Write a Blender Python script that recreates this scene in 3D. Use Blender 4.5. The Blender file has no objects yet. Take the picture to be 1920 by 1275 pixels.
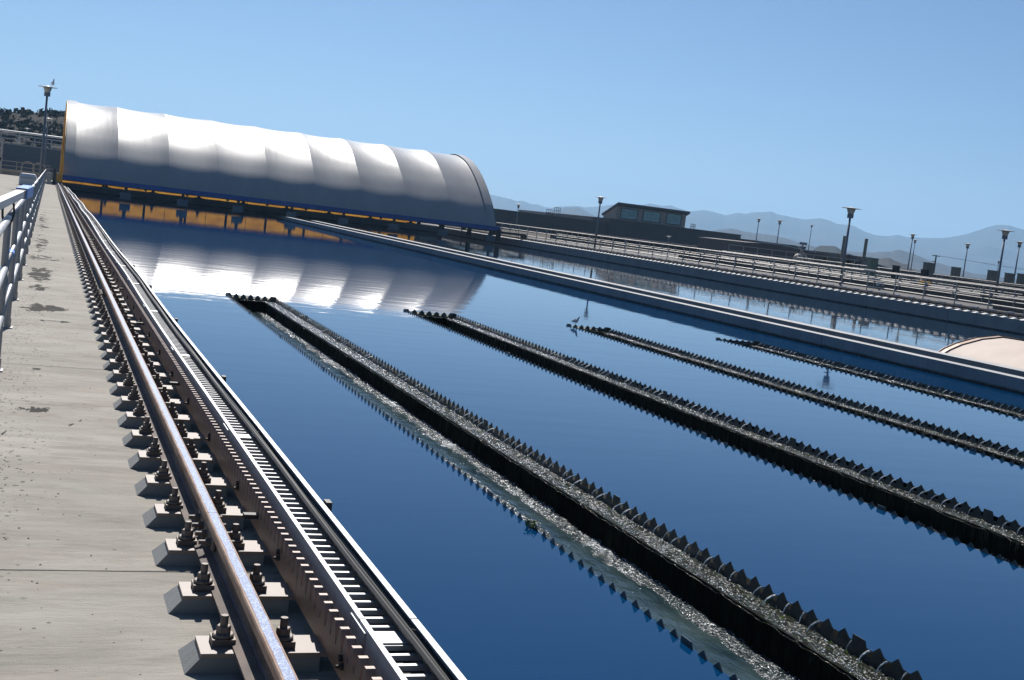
import bpy, math, random
from mathutils import Vector, Matrix, noise as mnoise
random.seed(7)
R_ = math.radians
scene = bpy.context.scene
COL = scene.collection

# ------------------------------------------------------------------ camera
CAMZ = 2.15          # metres above the water (water is z = 0)
DK = 0.69            # deck level
cam_d = bpy.data.cameras.new("camera")
cam = bpy.data.objects.new("camera", cam_d)
COL.objects.link(cam)
scene.camera = cam
cam_d.sensor_width = 36.0
cam_d.sensor_fit = 'HORIZONTAL'
cam_d.lens = 43.591
cam_d.clip_start = 0.05
cam_d.clip_end = 40000
_R = [[0.9303402, 0.0789403, 0.3580999], [-0.3463946, -0.1312464, 0.9288623], [0.1203240, -0.9882018, -0.0947593]]
cam.matrix_world = Matrix(((_R[0][0], -_R[0][1], -_R[0][2], 0.0),
                           (_R[1][0], -_R[1][1], -_R[1][2], 0.0),
                           (_R[2][0], -_R[2][1], -_R[2][2], CAMZ),
                           (0, 0, 0, 1)))
# ------------------------------------------------------------------ sky and sun
SUN_EL, SUN_AZ = R_(43), R_(9.5)      # azimuth from +Y towards +X
w = bpy.data.worlds.new("World")
scene.world = w
w.use_nodes = True
wn = w.node_tree
bg = wn.nodes["Background"]
sky = wn.nodes.new("ShaderNodeTexSky")
sky.sky_type = 'NISHITA'
sky.sun_disc = False
sky.sun_elevation = SUN_EL
sky.sun_rotation = SUN_AZ
sky.altitude = 1500
sky.air_density = 1.0
sky.dust_density = 1.0
sky.ozone_density = 8.0
wn.links.new(sky.outputs[0], bg.inputs[0])
bg.inputs[1].default_value = 0.050
sd = bpy.data.lights.new("sun", 'SUN')
sd.energy = 4.6
sd.angle = R_(0.53)
sd.color = (1.0, 0.955, 0.90)
sun = bpy.data.objects.new("sun", sd)
COL.objects.link(sun)
SUN_DIR = Vector((math.sin(SUN_AZ) * math.cos(SUN_EL), math.cos(SUN_AZ) * math.cos(SUN_EL), math.sin(SUN_EL)))
sun.rotation_euler = SUN_DIR.to_track_quat('Z', 'Y').to_euler()
scene.view_settings.view_transform = 'Standard'
scene.view_settings.look = 'None'
scene.view_settings.exposure = 0.62
scene.view_settings.gamma = 1.0
scene.view_settings.use_curve_mapping = False
scene.render.engine = 'CYCLES'
cy = scene.cycles
cy.max_bounces = 8
cy.diffuse_bounces = 1
cy.glossy_bounces = 5
cy.transmission_bounces = 4
cy.volume_bounces = 0
cy.sample_clamp_indirect = 2
cy.use_denoising = True
cy.caustics_reflective = False
cy.caustics_refractive = False

# ------------------------------------------------------------------ materials
class NT:
    """small wrapper round a node tree"""
    def __init__(self, name):
        self.m = bpy.data.materials.new(name)
        self.m.use_nodes = True
        self.t = self.m.node_tree
        self.b = self.t.nodes["Principled BSDF"]
        self.tc = self.n("ShaderNodeTexCoord")
        self.geo = self.n("ShaderNodeNewGeometry")
    def n(self, typ, **kw):
        x = self.t.nodes.new(typ)
        for k, v in kw.items():
            setattr(x, k, v)
        return x
    def l(self, a, b):
        self.t.links.new(a, b)
    def pos(self, scale=(1, 1, 1), world=True):
        mp = self.n("ShaderNodeMapping")
        mp.inputs['Scale'].default_value = scale
        self.l(self.geo.outputs['Position'] if world else self.tc.outputs['Object'], mp.inputs['Vector'])
        return mp.outputs[0]
    def noise(self, scale, detail=4, rough=0.55, stretch=(1, 1, 1), dist=0.0, world=True):
        x = self.n("ShaderNodeTexNoise")
        x.inputs['Scale'].default_value = scale
        x.inputs['Detail'].default_value = detail
        x.inputs['Roughness'].default_value = rough
        x.inputs['Distortion'].default_value = dist
        self.l(self.pos(stretch, world), x.inputs['Vector'])
        return x.outputs[0]
    def ramp(self, src, stops):
        r = self.n("ShaderNodeValToRGB")
        el = r.color_ramp.elements
        while len(el) > 1:
            el.remove(el[0])
        el[0].position = stops[0][0]
        el[0].color = tuple(stops[0][1]) + (1,) if len(stops[0][1]) == 3 else stops[0][1]
        for p, c in stops[1:]:
            e = el.new(p)
            e.color = tuple(c) + (1,) if len(c) == 3 else c
        self.l(src, r.inputs[0])
        return r.outputs[0]
    def maprange(self, src, a, b, c=0.0, d=1.0):
        r = self.n("ShaderNodeMapRange")
        for i, v in enumerate((a, b, c, d)):
            r.inputs[i + 1].default_value = v
        self.l(src, r.inputs[0])
        return r.outputs[0]
    def math(self, op, a, b=None, clamp=False):
        r = self.n("ShaderNodeMath", operation=op)
        r.use_clamp = clamp
        for i, v in enumerate((a, b)):
            if v is None:
                continue
            if isinstance(v, (int, float)):
                r.inputs[i].default_value = v
            else:
                self.l(v, r.inputs[i])
        return r.outputs[0]
    def mix(self, fac, a, b, mode='MIX'):
        r = self.n("ShaderNodeMix", data_type='RGBA', blend_type=mode)
        for i, v in ((0, fac), (6, a), (7, b)):
            if isinstance(v, (int, float)):
                r.inputs[i].default_value = v
            elif isinstance(v, tuple):
                r.inputs[i].default_value = v + (1,) if len(v) == 3 else v
            else:
                self.l(v, r.inputs[i])
        return r.outputs[2]
    def xyz(self):
        s = self.n("ShaderNodeSeparateXYZ")
        self.l(self.geo.outputs['Position'], s.inputs[0])
        return s.outputs
    def bump(self, src, strength=0.3, dist=0.01, prev=None):
        b = self.n("ShaderNodeBump")
        b.inputs['Strength'].default_value = strength
        b.inputs['Distance'].default_value = dist
        self.l(src, b.inputs['Height'])
        if prev is not None:
            self.l(prev, b.inputs['Normal'])
        self.l(b.outputs[0], self.b.inputs['Normal'])
        return b.outputs[0]
    def base(self, v):
        if isinstance(v, tuple):
            self.b.inputs['Base Color'].default_value = v + (1,)
        else:
            self.l(v, self.b.inputs['Base Color'])
    def set(self, **kw):
        for k, v in kw.items():
            inp = self.b.inputs[k.replace('_', ' ')]
            if isinstance(v, (int, float, tuple)):
                inp.default_value = v
            else:
                self.l(v, inp)

def mottled(name, c, var=0.25, scale=6, rough=0.7, metallic=0.0, bump=0.15, bscale=60, spec=0.5, world=True, dirt=None):
    t = NT(name)
    lo = tuple(x * (1 - var) for x in c)
    hi = tuple(min(1, x * (1 + var)) for x in c)
    n1 = t.noise(scale, 6, 0.6, world=world)
    col = t.ramp(n1, [(0.3, lo), (0.7, hi)])
    if dirt:
        n2 = t.noise(dirt[1], 5, 0.7, world=world)
        f = t.maprange(n2, dirt[2], dirt[2] + 0.12)
        col = t.mix(f, col, dirt[0])
    t.base(col)
    t.set(Roughness=rough, Metallic=metallic, Specular_IOR_Level=spec)
    if bump:
        t.bump(t.noise(bscale, 4, 0.6, world=world), bump, 0.004)
    return t.m

def concrete_mat(name, c=(0.26, 0.245, 0.225), wet=False, brushed=True):
    t = NT(name)
    big = t.noise(0.7, 5, 0.6, (1, 1.6, 1))
    col = t.ramp(big, [(0.3, tuple(x * 0.80 for x in c)), (0.7, tuple(x * 1.15 for x in c))])
    st = t.noise(5, 5, 0.7, (0.35, 5, 1)) if brushed else t.noise(2.2, 5, 0.7, (1, 1, 2.5))
    col = t.mix(t.maprange(st, 0.35, 0.75, 0, 0.32), col, tuple(x * 0.62 for x in c))
    fine = t.noise(140, 3, 0.6)
    col = t.mix(t.maprange(fine, 0.3, 0.7, 0, 0.25), col, tuple(x * 0.7 for x in c))
    if wet:
        z = t.xyz()[2]
        wob = t.noise(3, 3, 0.5)
        zz = t.math('ADD', z, t.math('MULTIPLY', t.math('SUBTRACT', wob, 0.5), 0.05))
        f = t.maprange(zz, 0.03, 0.085, 1, 0)
        col = t.mix(f, col, (0.012, 0.014, 0.013))
        streak = t.noise(4, 4, 0.6, (1, 3.0, 0.25))
        col = t.mix(t.maprange(streak, 0.45, 0.7, 0, 0.35), col, tuple(x * 0.5 for x in c))
    t.base(col)
    t.set(Roughness=0.85)
    b = t.bump(t.noise(9, 5, 0.6, (0.5, 4, 1)), 0.25, 0.01)
    t.bump(fine, 0.35, 0.004, b)
    return t.m

def walkway_mat():
    t = NT("walkway_concrete")
    c = (0.45, 0.41, 0.36)
    big = t.noise(0.55, 5, 0.6, (1, 1.3, 1))
    col = t.ramp(big, [(0.3, (0.30, 0.28, 0.243)), (0.72, (0.425, 0.397, 0.35))])
    st = t.noise(3.4, 8, 0.75, (0.45, 1.7, 1), 0.5)
    col = t.mix(t.maprange(st, 0.42, 0.68, 0, 0.7), col, (0.21, 0.20, 0.175))
    st2 = t.noise(1.6, 5, 0.7, (0.5, 1.6, 1), 0.6)
    col = t.mix(t.maprange(st2, 0.52, 0.75, 0, 0.45), col, (0.29, 0.235, 0.19))
    fine = t.noise(220, 3, 0.65)
    col = t.mix(t.maprange(fine, 0.35, 0.7, 0, 0.22), col, (0.17, 0.16, 0.14))
    x, y, z = t.xyz()
    # dark damp stains with a shape of their own
    edge = t.noise(4.5, 6, 0.68, (1.2, 0.45, 1), 0.5)
    blot = t.noise(1.3, 6, 0.7, (0.8, 1.2, 1), 0.5)
    col = t.mix(t.maprange(blot, 0.5, 0.68, 0, 0.45), col, (0.40, 0.385, 0.35))
    blot2 = t.noise(2.6, 6, 0.75, (0.45, 1.5, 1), 0.5)
    col = t.mix(t.maprange(blot2, 0.56, 0.72, 0, 0.6), col, (0.19, 0.165, 0.135))
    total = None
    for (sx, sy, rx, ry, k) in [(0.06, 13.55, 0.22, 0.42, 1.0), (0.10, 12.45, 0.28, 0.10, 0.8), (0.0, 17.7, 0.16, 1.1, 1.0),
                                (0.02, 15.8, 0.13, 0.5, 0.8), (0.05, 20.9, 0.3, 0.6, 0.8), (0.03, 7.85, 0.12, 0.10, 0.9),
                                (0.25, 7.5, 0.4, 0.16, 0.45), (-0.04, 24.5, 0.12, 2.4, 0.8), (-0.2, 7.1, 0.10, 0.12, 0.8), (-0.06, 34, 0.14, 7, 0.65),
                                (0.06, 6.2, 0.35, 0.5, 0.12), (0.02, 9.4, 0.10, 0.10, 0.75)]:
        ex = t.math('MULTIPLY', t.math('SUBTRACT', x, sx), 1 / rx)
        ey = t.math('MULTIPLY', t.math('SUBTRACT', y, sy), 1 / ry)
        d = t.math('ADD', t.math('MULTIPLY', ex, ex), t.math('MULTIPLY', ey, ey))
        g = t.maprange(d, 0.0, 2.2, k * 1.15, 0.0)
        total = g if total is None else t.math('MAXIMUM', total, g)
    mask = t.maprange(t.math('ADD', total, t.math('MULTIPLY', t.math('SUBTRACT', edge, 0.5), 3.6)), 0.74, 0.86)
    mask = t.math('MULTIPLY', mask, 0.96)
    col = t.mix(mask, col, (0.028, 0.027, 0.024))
    # speckled grit gathered along the railing side
    vo = t.n("ShaderNodeTexVoronoi")
    vo.inputs['Scale'].default_value = 19
    t.l(t.pos((1, 0.8, 1)), vo.inputs['Vector'])
    dot = t.maprange(vo.outputs['Distance'], 0.12, 0.26, 1, 0)
    patch = t.noise(4.5, 5, 0.7, (1, 0.5, 1))
    side = t.maprange(x, -0.24, 0.26, 0.36, 0.0)
    near = t.maprange(y, 5, 12, -0.07, 0.07)
    pm = t.maprange(t.math('ADD', t.math('ADD', patch, side), near), 0.58, 0.70)
    col = t.mix(t.math('MULTIPLY', t.math('MULTIPLY', dot, pm), 0.85), col, (0.085, 0.08, 0.07))
    vo2 = t.n("ShaderNodeTexVoronoi")
    vo2.inputs['Scale'].default_value = 11
    t.l(t.pos((1, 1, 1)), vo2.inputs['Vector'])
    d2 = t.maprange(vo2.outputs['Distance'], 0.05, 0.10, 1, 0)
    p2 = t.maprange(t.noise(1.7, 3, 0.6), 0.47, 0.56)
    col = t.mix(t.math('MULTIPLY', t.math('MULTIPLY', d2, p2), 0.8), col, (0.06, 0.055, 0.05))
    t.base(col)
    t.set(Roughness=0.9, Specular_IOR_Level=0.12)
    b = t.bump(t.noise(9, 7, 0.7, (0.6, 2.5, 1)), 0.45, 0.014)
    t.bump(fine, 0.6, 0.004, b)
    return t.m

def metal_mat(name, c, rough=0.4, metallic=1.0, var=0.12, scale=14, brush=None):
    t = NT(name)
    n1 = t.noise(scale, 5, 0.6, brush or (1, 1, 1))
    t.base(t.ramp(n1, [(0.3, tuple(x * (1 - var) for x in c)), (0.7, tuple(min(1, x * (1 + var)) for x in c))]))
    t.set(Roughness=t.maprange(n1, 0.3, 0.7, rough * 0.85, rough * 1.2), Metallic=metallic)
    t.bump(n1, 0.08, 0.003)
    return t.m

M = {}
M['walk'] = walkway_mat()
M['conc'] = concrete_mat("deck_concrete", (0.115, 0.108, 0.10))
M['wall'] = concrete_mat("basin_wall_concrete", (0.27, 0.28, 0.285), wet=True, brushed=False)
M['walltop'] = concrete_mat("wall_top_concrete", (0.42, 0.42, 0.42), brushed=False)
M['plinth'] = concrete_mat("grout_pad", (0.22, 0.23, 0.23), brushed=False)
M['tan'] = mottled("tan_painted_steel", (0.225, 0.178, 0.150), 0.10, 9, 0.55, 0.0, 0.12, 120, dirt=((0.22, 0.13, 0.08), 13, 0.66))
M['clip'] = mottled("dull_clip_steel", (0.16, 0.13, 0.11), 0.2, 30, 0.6, 0.2, 0.2, 200)
M['rack'] = mottled("brown_rack_steel", (0.24, 0.175, 0.145), 0.15, 12, 0.5, 0.2, 0.15, 120, dirt=((0.16, 0.09, 0.055), 7, 0.62))
M['rust'] = mottled("rust_side_steel", (0.26, 0.175, 0.13), 0.3, 22, 0.6, 0.25, 0.2, 150)
M['galv'] = metal_mat("galvanised_steel", (0.36, 0.38, 0.40), 0.5, 0.5, 0.12, 20)
M['galvw'] = metal_mat("bright_aluminium", (0.42, 0.43, 0.44), 0.5, 0.25, 0.08, 18)
M['rail_al'] = metal_mat("weathered_aluminium_pipe", (0.30, 0.30, 0.30), 0.42, 0.5, 0.12, 25)
M['far_al'] = metal_mat("far_aluminium_pipe", (0.42, 0.40, 0.375), 0.5, 0.4, 0.08, 5)
M['bluecap'] = mottled("blue_plastic_cap", (0.10, 0.27, 0.62), 0.1, 10, 0.35, 0, 0)
M['blue'] = mottled("blue_beam_paint", (0.035, 0.095, 0.29), 0.15, 2, 0.5, 0, 0)
M['black'] = mottled("black_rubber", (0.02, 0.02, 0.02), 0.2, 10, 0.6, 0, 0)
M['yellow'] = mottled("yellow_painted_steel", (0.72, 0.34, 0.03), 0.1, 3, 0.5, 0, 0)
M['darksteel'] = mottled("dark_steel", (0.045, 0.045, 0.042), 0.25, 4, 0.6, 0.2, 0)
M['boxgrey'] = mottled("grey_painted_box", (0.13, 0.15, 0.165), 0.12, 3, 0.55, 0, 0)
M['plate'] = mottled("dark_weir_plate", (0.055, 0.07, 0.075), 0.3, 18, 0.35, 0.3, 0.1, 60, dirt=((0.02, 0.03, 0.012), 9, 0.58))
M['post'] = metal_mat("lamp_pole_grey", (0.15, 0.17, 0.20), 0.45, 0.3, 0.08, 6)
M['cap'] = mottled("pale_lamp_cap", (0.52, 0.53, 0.52), 0.06, 5, 0.35, 0, 0)
M['lens'] = mottled("frosted_lamp_lens", (0.50, 0.49, 0.42), 0.05, 5, 0.2, 0, 0)
M['bwall'] = mottled("brown_block_wall", (0.085, 0.075, 0.078), 0.12, 0.6, 0.9, 0, 0)
M['bwall2'] = mottled("taupe_stucco", (0.30, 0.265, 0.235), 0.08, 0.8, 0.9, 0, 0)
M['bcap'] = mottled("parapet_coping", (0.12, 0.105, 0.10), 0.1, 2, 0.8, 0, 0)
M['roof'] = mottled("roof_edge", (0.07, 0.065, 0.065), 0.1, 2, 0.7, 0, 0)
M['cab'] = mottled("cabinet_paint", (0.17, 0.165, 0.135), 0.08, 2, 0.6, 0, 0)
M['cabg'] = mottled("green_cabinet_paint", (0.16, 0.20, 0.15), 0.08, 2, 0.6, 0, 0)
M['beige'] = mottled("beige_paint", (0.36, 0.325, 0.27), 0.1, 2, 0.7, 0, 0)
M['redbrown'] = mottled("red_brown_hose", (0.10, 0.03, 0.025), 0.2, 20, 0.6, 0, 0)
M['white'] = mottled("off_white_housing", (0.52, 0.55, 0.58), 0.06, 6, 0.5, 0, 0)
M['gull'] = mottled("gull_plumage", (0.72, 0.72, 0.70), 0.3, 9, 0.8, 0, 0, world=False)
M['beak'] = mottled("yellow_beak", (0.5, 0.3, 0.05), 0.1, 9, 0.6, 0, 0)
M['wood'] = mottled("dark_pole_wood", (0.06, 0.05, 0.045), 0.2, 9, 0.8, 0, 0)

def glass_mat():
    t = NT("teal_window_glass")
    t.base(t.ramp(t.noise(0.9, 3, 0.5), [(0.35, (0.05, 0.23, 0.28)), (0.7, (0.12, 0.38, 0.42))]))
    t.set(Roughness=0.08, Specular_IOR_Level=0.6)
    return t.m
M['glass'] = glass_mat()

def rail_head_mat():
    t = NT("worn_rail_steel")
    x = t.xyz()[0]
    edge = t.math('ADD', t.math('SUBTRACT', x, 0.704), t.math('MULTIPLY', t.math('SUBTRACT', t.noise(26, 4, 0.6, (1, 0.25, 1)), 0.5), 0.010))
    a = t.math('ABSOLUTE', edge)
    worn = t.maprange(a, 0.0140, 0.0160, 1, 0)
    up = t.n("ShaderNodeSeparateXYZ")
    t.l(t.geo.outputs['Normal'], up.inputs[0])
    top = t.maprange(up.outputs[2], 0.93, 0.99)
    worn = t.math('MULTIPLY', worn, top)
    rim = t.maprange(a, 0.0165, 0.0195, 1, 0)
    side = t.ramp(t.noise(24, 5, 0.65, (1, 0.3, 1)), [(0.3, (0.26, 0.155, 0.105)), (0.55, (0.42, 0.30, 0.225)), (0.75, (0.50, 0.375, 0.29))])
    web_shade = t.ramp(t.noise(9, 5, 0.65, (1, 0.4, 1)), [(0.35, (0.07, 0.055, 0.05)), (0.65, (0.17, 0.125, 0.10))])
    zz = t.xyz()[2]
    side = t.mix(t.maprange(zz, DK + 0.140, DK + 0.152, 0, 1), web_shade, side)  # web and foot coloured darker for the shade beneath the head
    col = t.mix(t.math('MULTIPLY', rim, top), side, (0.17, 0.065, 0.045))
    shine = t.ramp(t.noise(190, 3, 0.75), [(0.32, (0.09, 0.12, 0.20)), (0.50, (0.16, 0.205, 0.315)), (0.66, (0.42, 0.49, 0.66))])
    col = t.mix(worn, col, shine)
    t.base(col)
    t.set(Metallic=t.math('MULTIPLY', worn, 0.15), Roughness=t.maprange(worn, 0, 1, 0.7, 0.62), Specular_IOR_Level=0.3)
    t.bump(t.noise(260, 3, 0.6), 0.45, 0.0025)
    return t.m
M['railhead'] = rail_head_mat()

def fabric_mat():
    t = NT("white_coated_fabric")
    n1 = t.noise(0.5, 4, 0.5, (1.5, 0.6, 0.6))
    t.base(t.ramp(n1, [(0.3, (0.275, 0.27, 0.26)), (0.7, (0.325, 0.32, 0.31))]))
    t.set(Roughness=0.27, Specular_IOR_Level=0.45)
    # weave threads and light sagging wrinkles
    b = t.bump(t.noise(0.8, 3, 0.5, (4, 0.4, 0.4)), 0.25, 0.02)
    t.bump(t.noise(9, 3, 0.6, (2.5, 0.5, 0.5)), 0.12, 0.008, b)
    return t.m
M['fabric'] = fabric_mat()

def skirt_mat():
    t = NT("orange_translucent_skirt")
    z = t.n("ShaderNodeTexNoise")
    z.inputs['Scale'].default_value = 1.3
    t.l(t.pos((0.6, 1, 2.6)), z.inputs['Vector'])
    col = t.ramp(z.outputs[0], [(0.25, (0.16, 0.075, 0.015)), (0.5, (0.34, 0.165, 0.025)), (0.75, (0.46, 0.26, 0.045))])
    t.base(col)
    t.set(Roughness=0.8)
    tr = t.n("ShaderNodeBsdfTranslucent")
    t.l(col, tr.inputs['Color'])
    mx = t.n("ShaderNodeMixShader")
    mx.inputs[0].default_value = 0.65
    t.l(t.b.outputs[0], mx.inputs[1])
    t.l(tr.outputs[0], mx.inputs[2])
    out = [n for n in t.t.nodes if n.type == 'OUTPUT_MATERIAL'][0]
    t.l(mx.outputs[0], out.inputs['Surface'])
    return t.m
M['skirt'] = skirt_mat()

def tarp_mat():
    t = NT("cream_cover_fabric")
    t.base(t.ramp(t.noise(1.5, 4, 0.6), [(0.3, (0.47, 0.385, 0.32)), (0.7, (0.54, 0.45, 0.38))]))
    t.set(Roughness=0.75)
    return t.m
M['tarp'] = tarp_mat()

def water_mat(name, body, ripple, fine, rough=0.02, stretch=(1, 1, 1), spec=0.33):
    t = NT(name)
    t.base(body)
    t.set(Roughness=rough, IOR=1.333, Specular_IOR_Level=spec)
    b = t.bump(t.noise(1.1, 3, 0.5, (0.5, 1.4, 1)), ripple[0], ripple[1])
    t.bump(t.noise(fine[2], 3, 0.55, stretch), fine[0], fine[1], b)
    return t.m
M['water'] = water_mat("clarifier_water", (0.0, 0.031, 0.095), (0.5, 0.0055), (0.25, 0.0009, 7), stretch=(0.5, 1.2, 1))
M['water2'] = water_mat("rippled_basin_water", (0.006, 0.02, 0.04), (0.5, 0.006), (0.3, 0.0012, 5), spec=0.75)

def trough_water_mat():
    t = NT("trough_water")
    n1 = t.noise(5, 4, 0.6, (1, 0.35, 1))
    t.base(t.ramp(n1, [(0.3, (0.012, 0.026, 0.030)), (0.7, (0.045, 0.070, 0.070))]))
    t.set(Roughness=0.07, IOR=1.333)
    b = t.bump(t.noise(9, 4, 0.6, (1, 0.3, 1)), 0.8, 0.012)
    t.bump(t.noise(38, 3, 0.6, (1, 0.6, 1)), 0.5, 0.006, b)
    return t.m
M['trough_water'] = trough_water_mat()

def foam_glint_mat():
    t = NT("churned_water_with_glints")
    n1 = t.noise(45, 4, 0.7)
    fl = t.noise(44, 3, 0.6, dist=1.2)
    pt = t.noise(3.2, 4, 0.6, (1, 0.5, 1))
    glint_fleck = t.maprange(t.math('ADD', fl, t.math('MULTIPLY', t.math('SUBTRACT', pt, 0.5), 0.55)), 0.60, 0.65)  # white flecks painted for sun glints on the churned water
    t.base(t.mix(glint_fleck, t.ramp(n1, [(0.45, (0.010, 0.020, 0.022)), (0.70, (0.07, 0.095, 0.10))]), (0.80, 0.84, 0.86)))
    t.set(Roughness=0.18, IOR=1.36, Specular_IOR_Level=0.5)
    b = t.bump(t.noise(14, 2, 0.5), 1.0, 0.05)
    t.bump(t.noise(42, 2, 0.6), 1.0, 0.030, b)
    return t.m
M['foam_glint'] = foam_glint_mat()

def ledge_mat():
    t = NT("wet_algae_ledge")
    n1 = t.noise(6, 5, 0.7)
    n2 = t.noise(60, 4, 0.7)
    col = t.ramp(n2, [(0.35, (0.004, 0.006, 0.003)), (0.6, (0.014, 0.022, 0.008)), (0.75, (0.05, 0.07, 0.02))])
    col = t.mix(t.maprange(n1, 0.45, 0.65, 0, 0.7), col, (0.02, 0.025, 0.018))
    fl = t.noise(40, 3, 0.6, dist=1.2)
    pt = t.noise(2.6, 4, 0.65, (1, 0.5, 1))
    glint_fleck = t.maprange(t.math('ADD', fl, t.math('MULTIPLY', t.math('SUBTRACT', pt, 0.5), 0.60)), 0.675, 0.72)  # white flecks painted for sun sparkle on the wet ledge
    col = t.mix(glint_fleck, col, (0.74, 0.78, 0.76))
    t.base(col)
    t.set(Roughness=0.18, IOR=1.4, Specular_IOR_Level=0.35)
    b = t.bump(t.noise(17, 2, 0.5), 1.0, 0.045)
    t.bump(t.noise(45, 2, 0.6), 1.0, 0.030, b)
    return t.m
M['ledge'] = ledge_mat()

def blackwall_mat():
    t = NT("black_wet_trough_wall")
    n1 = t.noise(22, 4, 0.7, (1, 1, 0.15))
    t.base(t.ramp(n1, [(0.4, (0.004, 0.005, 0.004)), (0.7, (0.020, 0.024, 0.014))]))
    t.set(Roughness=0.9, Specular_IOR_Level=0.05)
    t.bump(n1, 0.7, 0.02)
    return t.m
M['trough_wall'] = blackwall_mat()

def jet_mat():
    t = NT("falling_water")
    t.base((0.52, 0.58, 0.60))  # pale base colour also carries the glints at each notch
    t.set(Roughness=0.25, IOR=1.5, Specular_IOR_Level=1.0)
    t.bump(t.noise(90, 3, 0.6), 0.8, 0.01)
    return t.m
M['jet'] = jet_mat()
def bead_mat():
    t = NT("glint_bead")
    t.base((0.70, 0.74, 0.76))  # white colour stands for the sparkle of the sun
    t.set(Roughness=0.24, IOR=1.45, Specular_IOR_Level=0.9)
    return t.m
M['bead'] = bead_mat()

def streak_mat():
    t = NT("thin_falling_streaks")
    t.base((0.10, 0.13, 0.14))
    t.set(Roughness=0.2, IOR=1.33)
    return t.m
M['streak'] = streak_mat()

def rock_mat(name, a, b_, scale):
    t = NT(name)
    n1 = t.noise(scale, 8, 0.65)
    t.base(t.ramp(n1, [(0.3, a), (0.7, b_)]))
    t.set(Roughness=0.95, Specular_IOR_Level=0.1)
    return t.m
M['mount'] = rock_mat("dry_mountain_rock", (0.022, 0.024, 0.026), (0.070, 0.062, 0.056), 0.004)
M['hill'] = rock_mat("scrub_hillside", (0.007, 0.007, 0.005), (0.030, 0.024, 0.018), 0.12)
M['ground'] = rock_mat("dry_ground", (0.05, 0.045, 0.038), (0.10, 0.09, 0.075), 0.03)
M['yard'] = concrete_mat("dark_yard_paving", (0.078, 0.072, 0.068))
M['leaf'] = rock_mat("scrub_leaves", (0.010, 0.014, 0.008), (0.040, 0.045, 0.022), 0.5)
M['algae'] = rock_mat("green_algae", (0.05, 0.09, 0.01), (0.16, 0.24, 0.03), 20)

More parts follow.
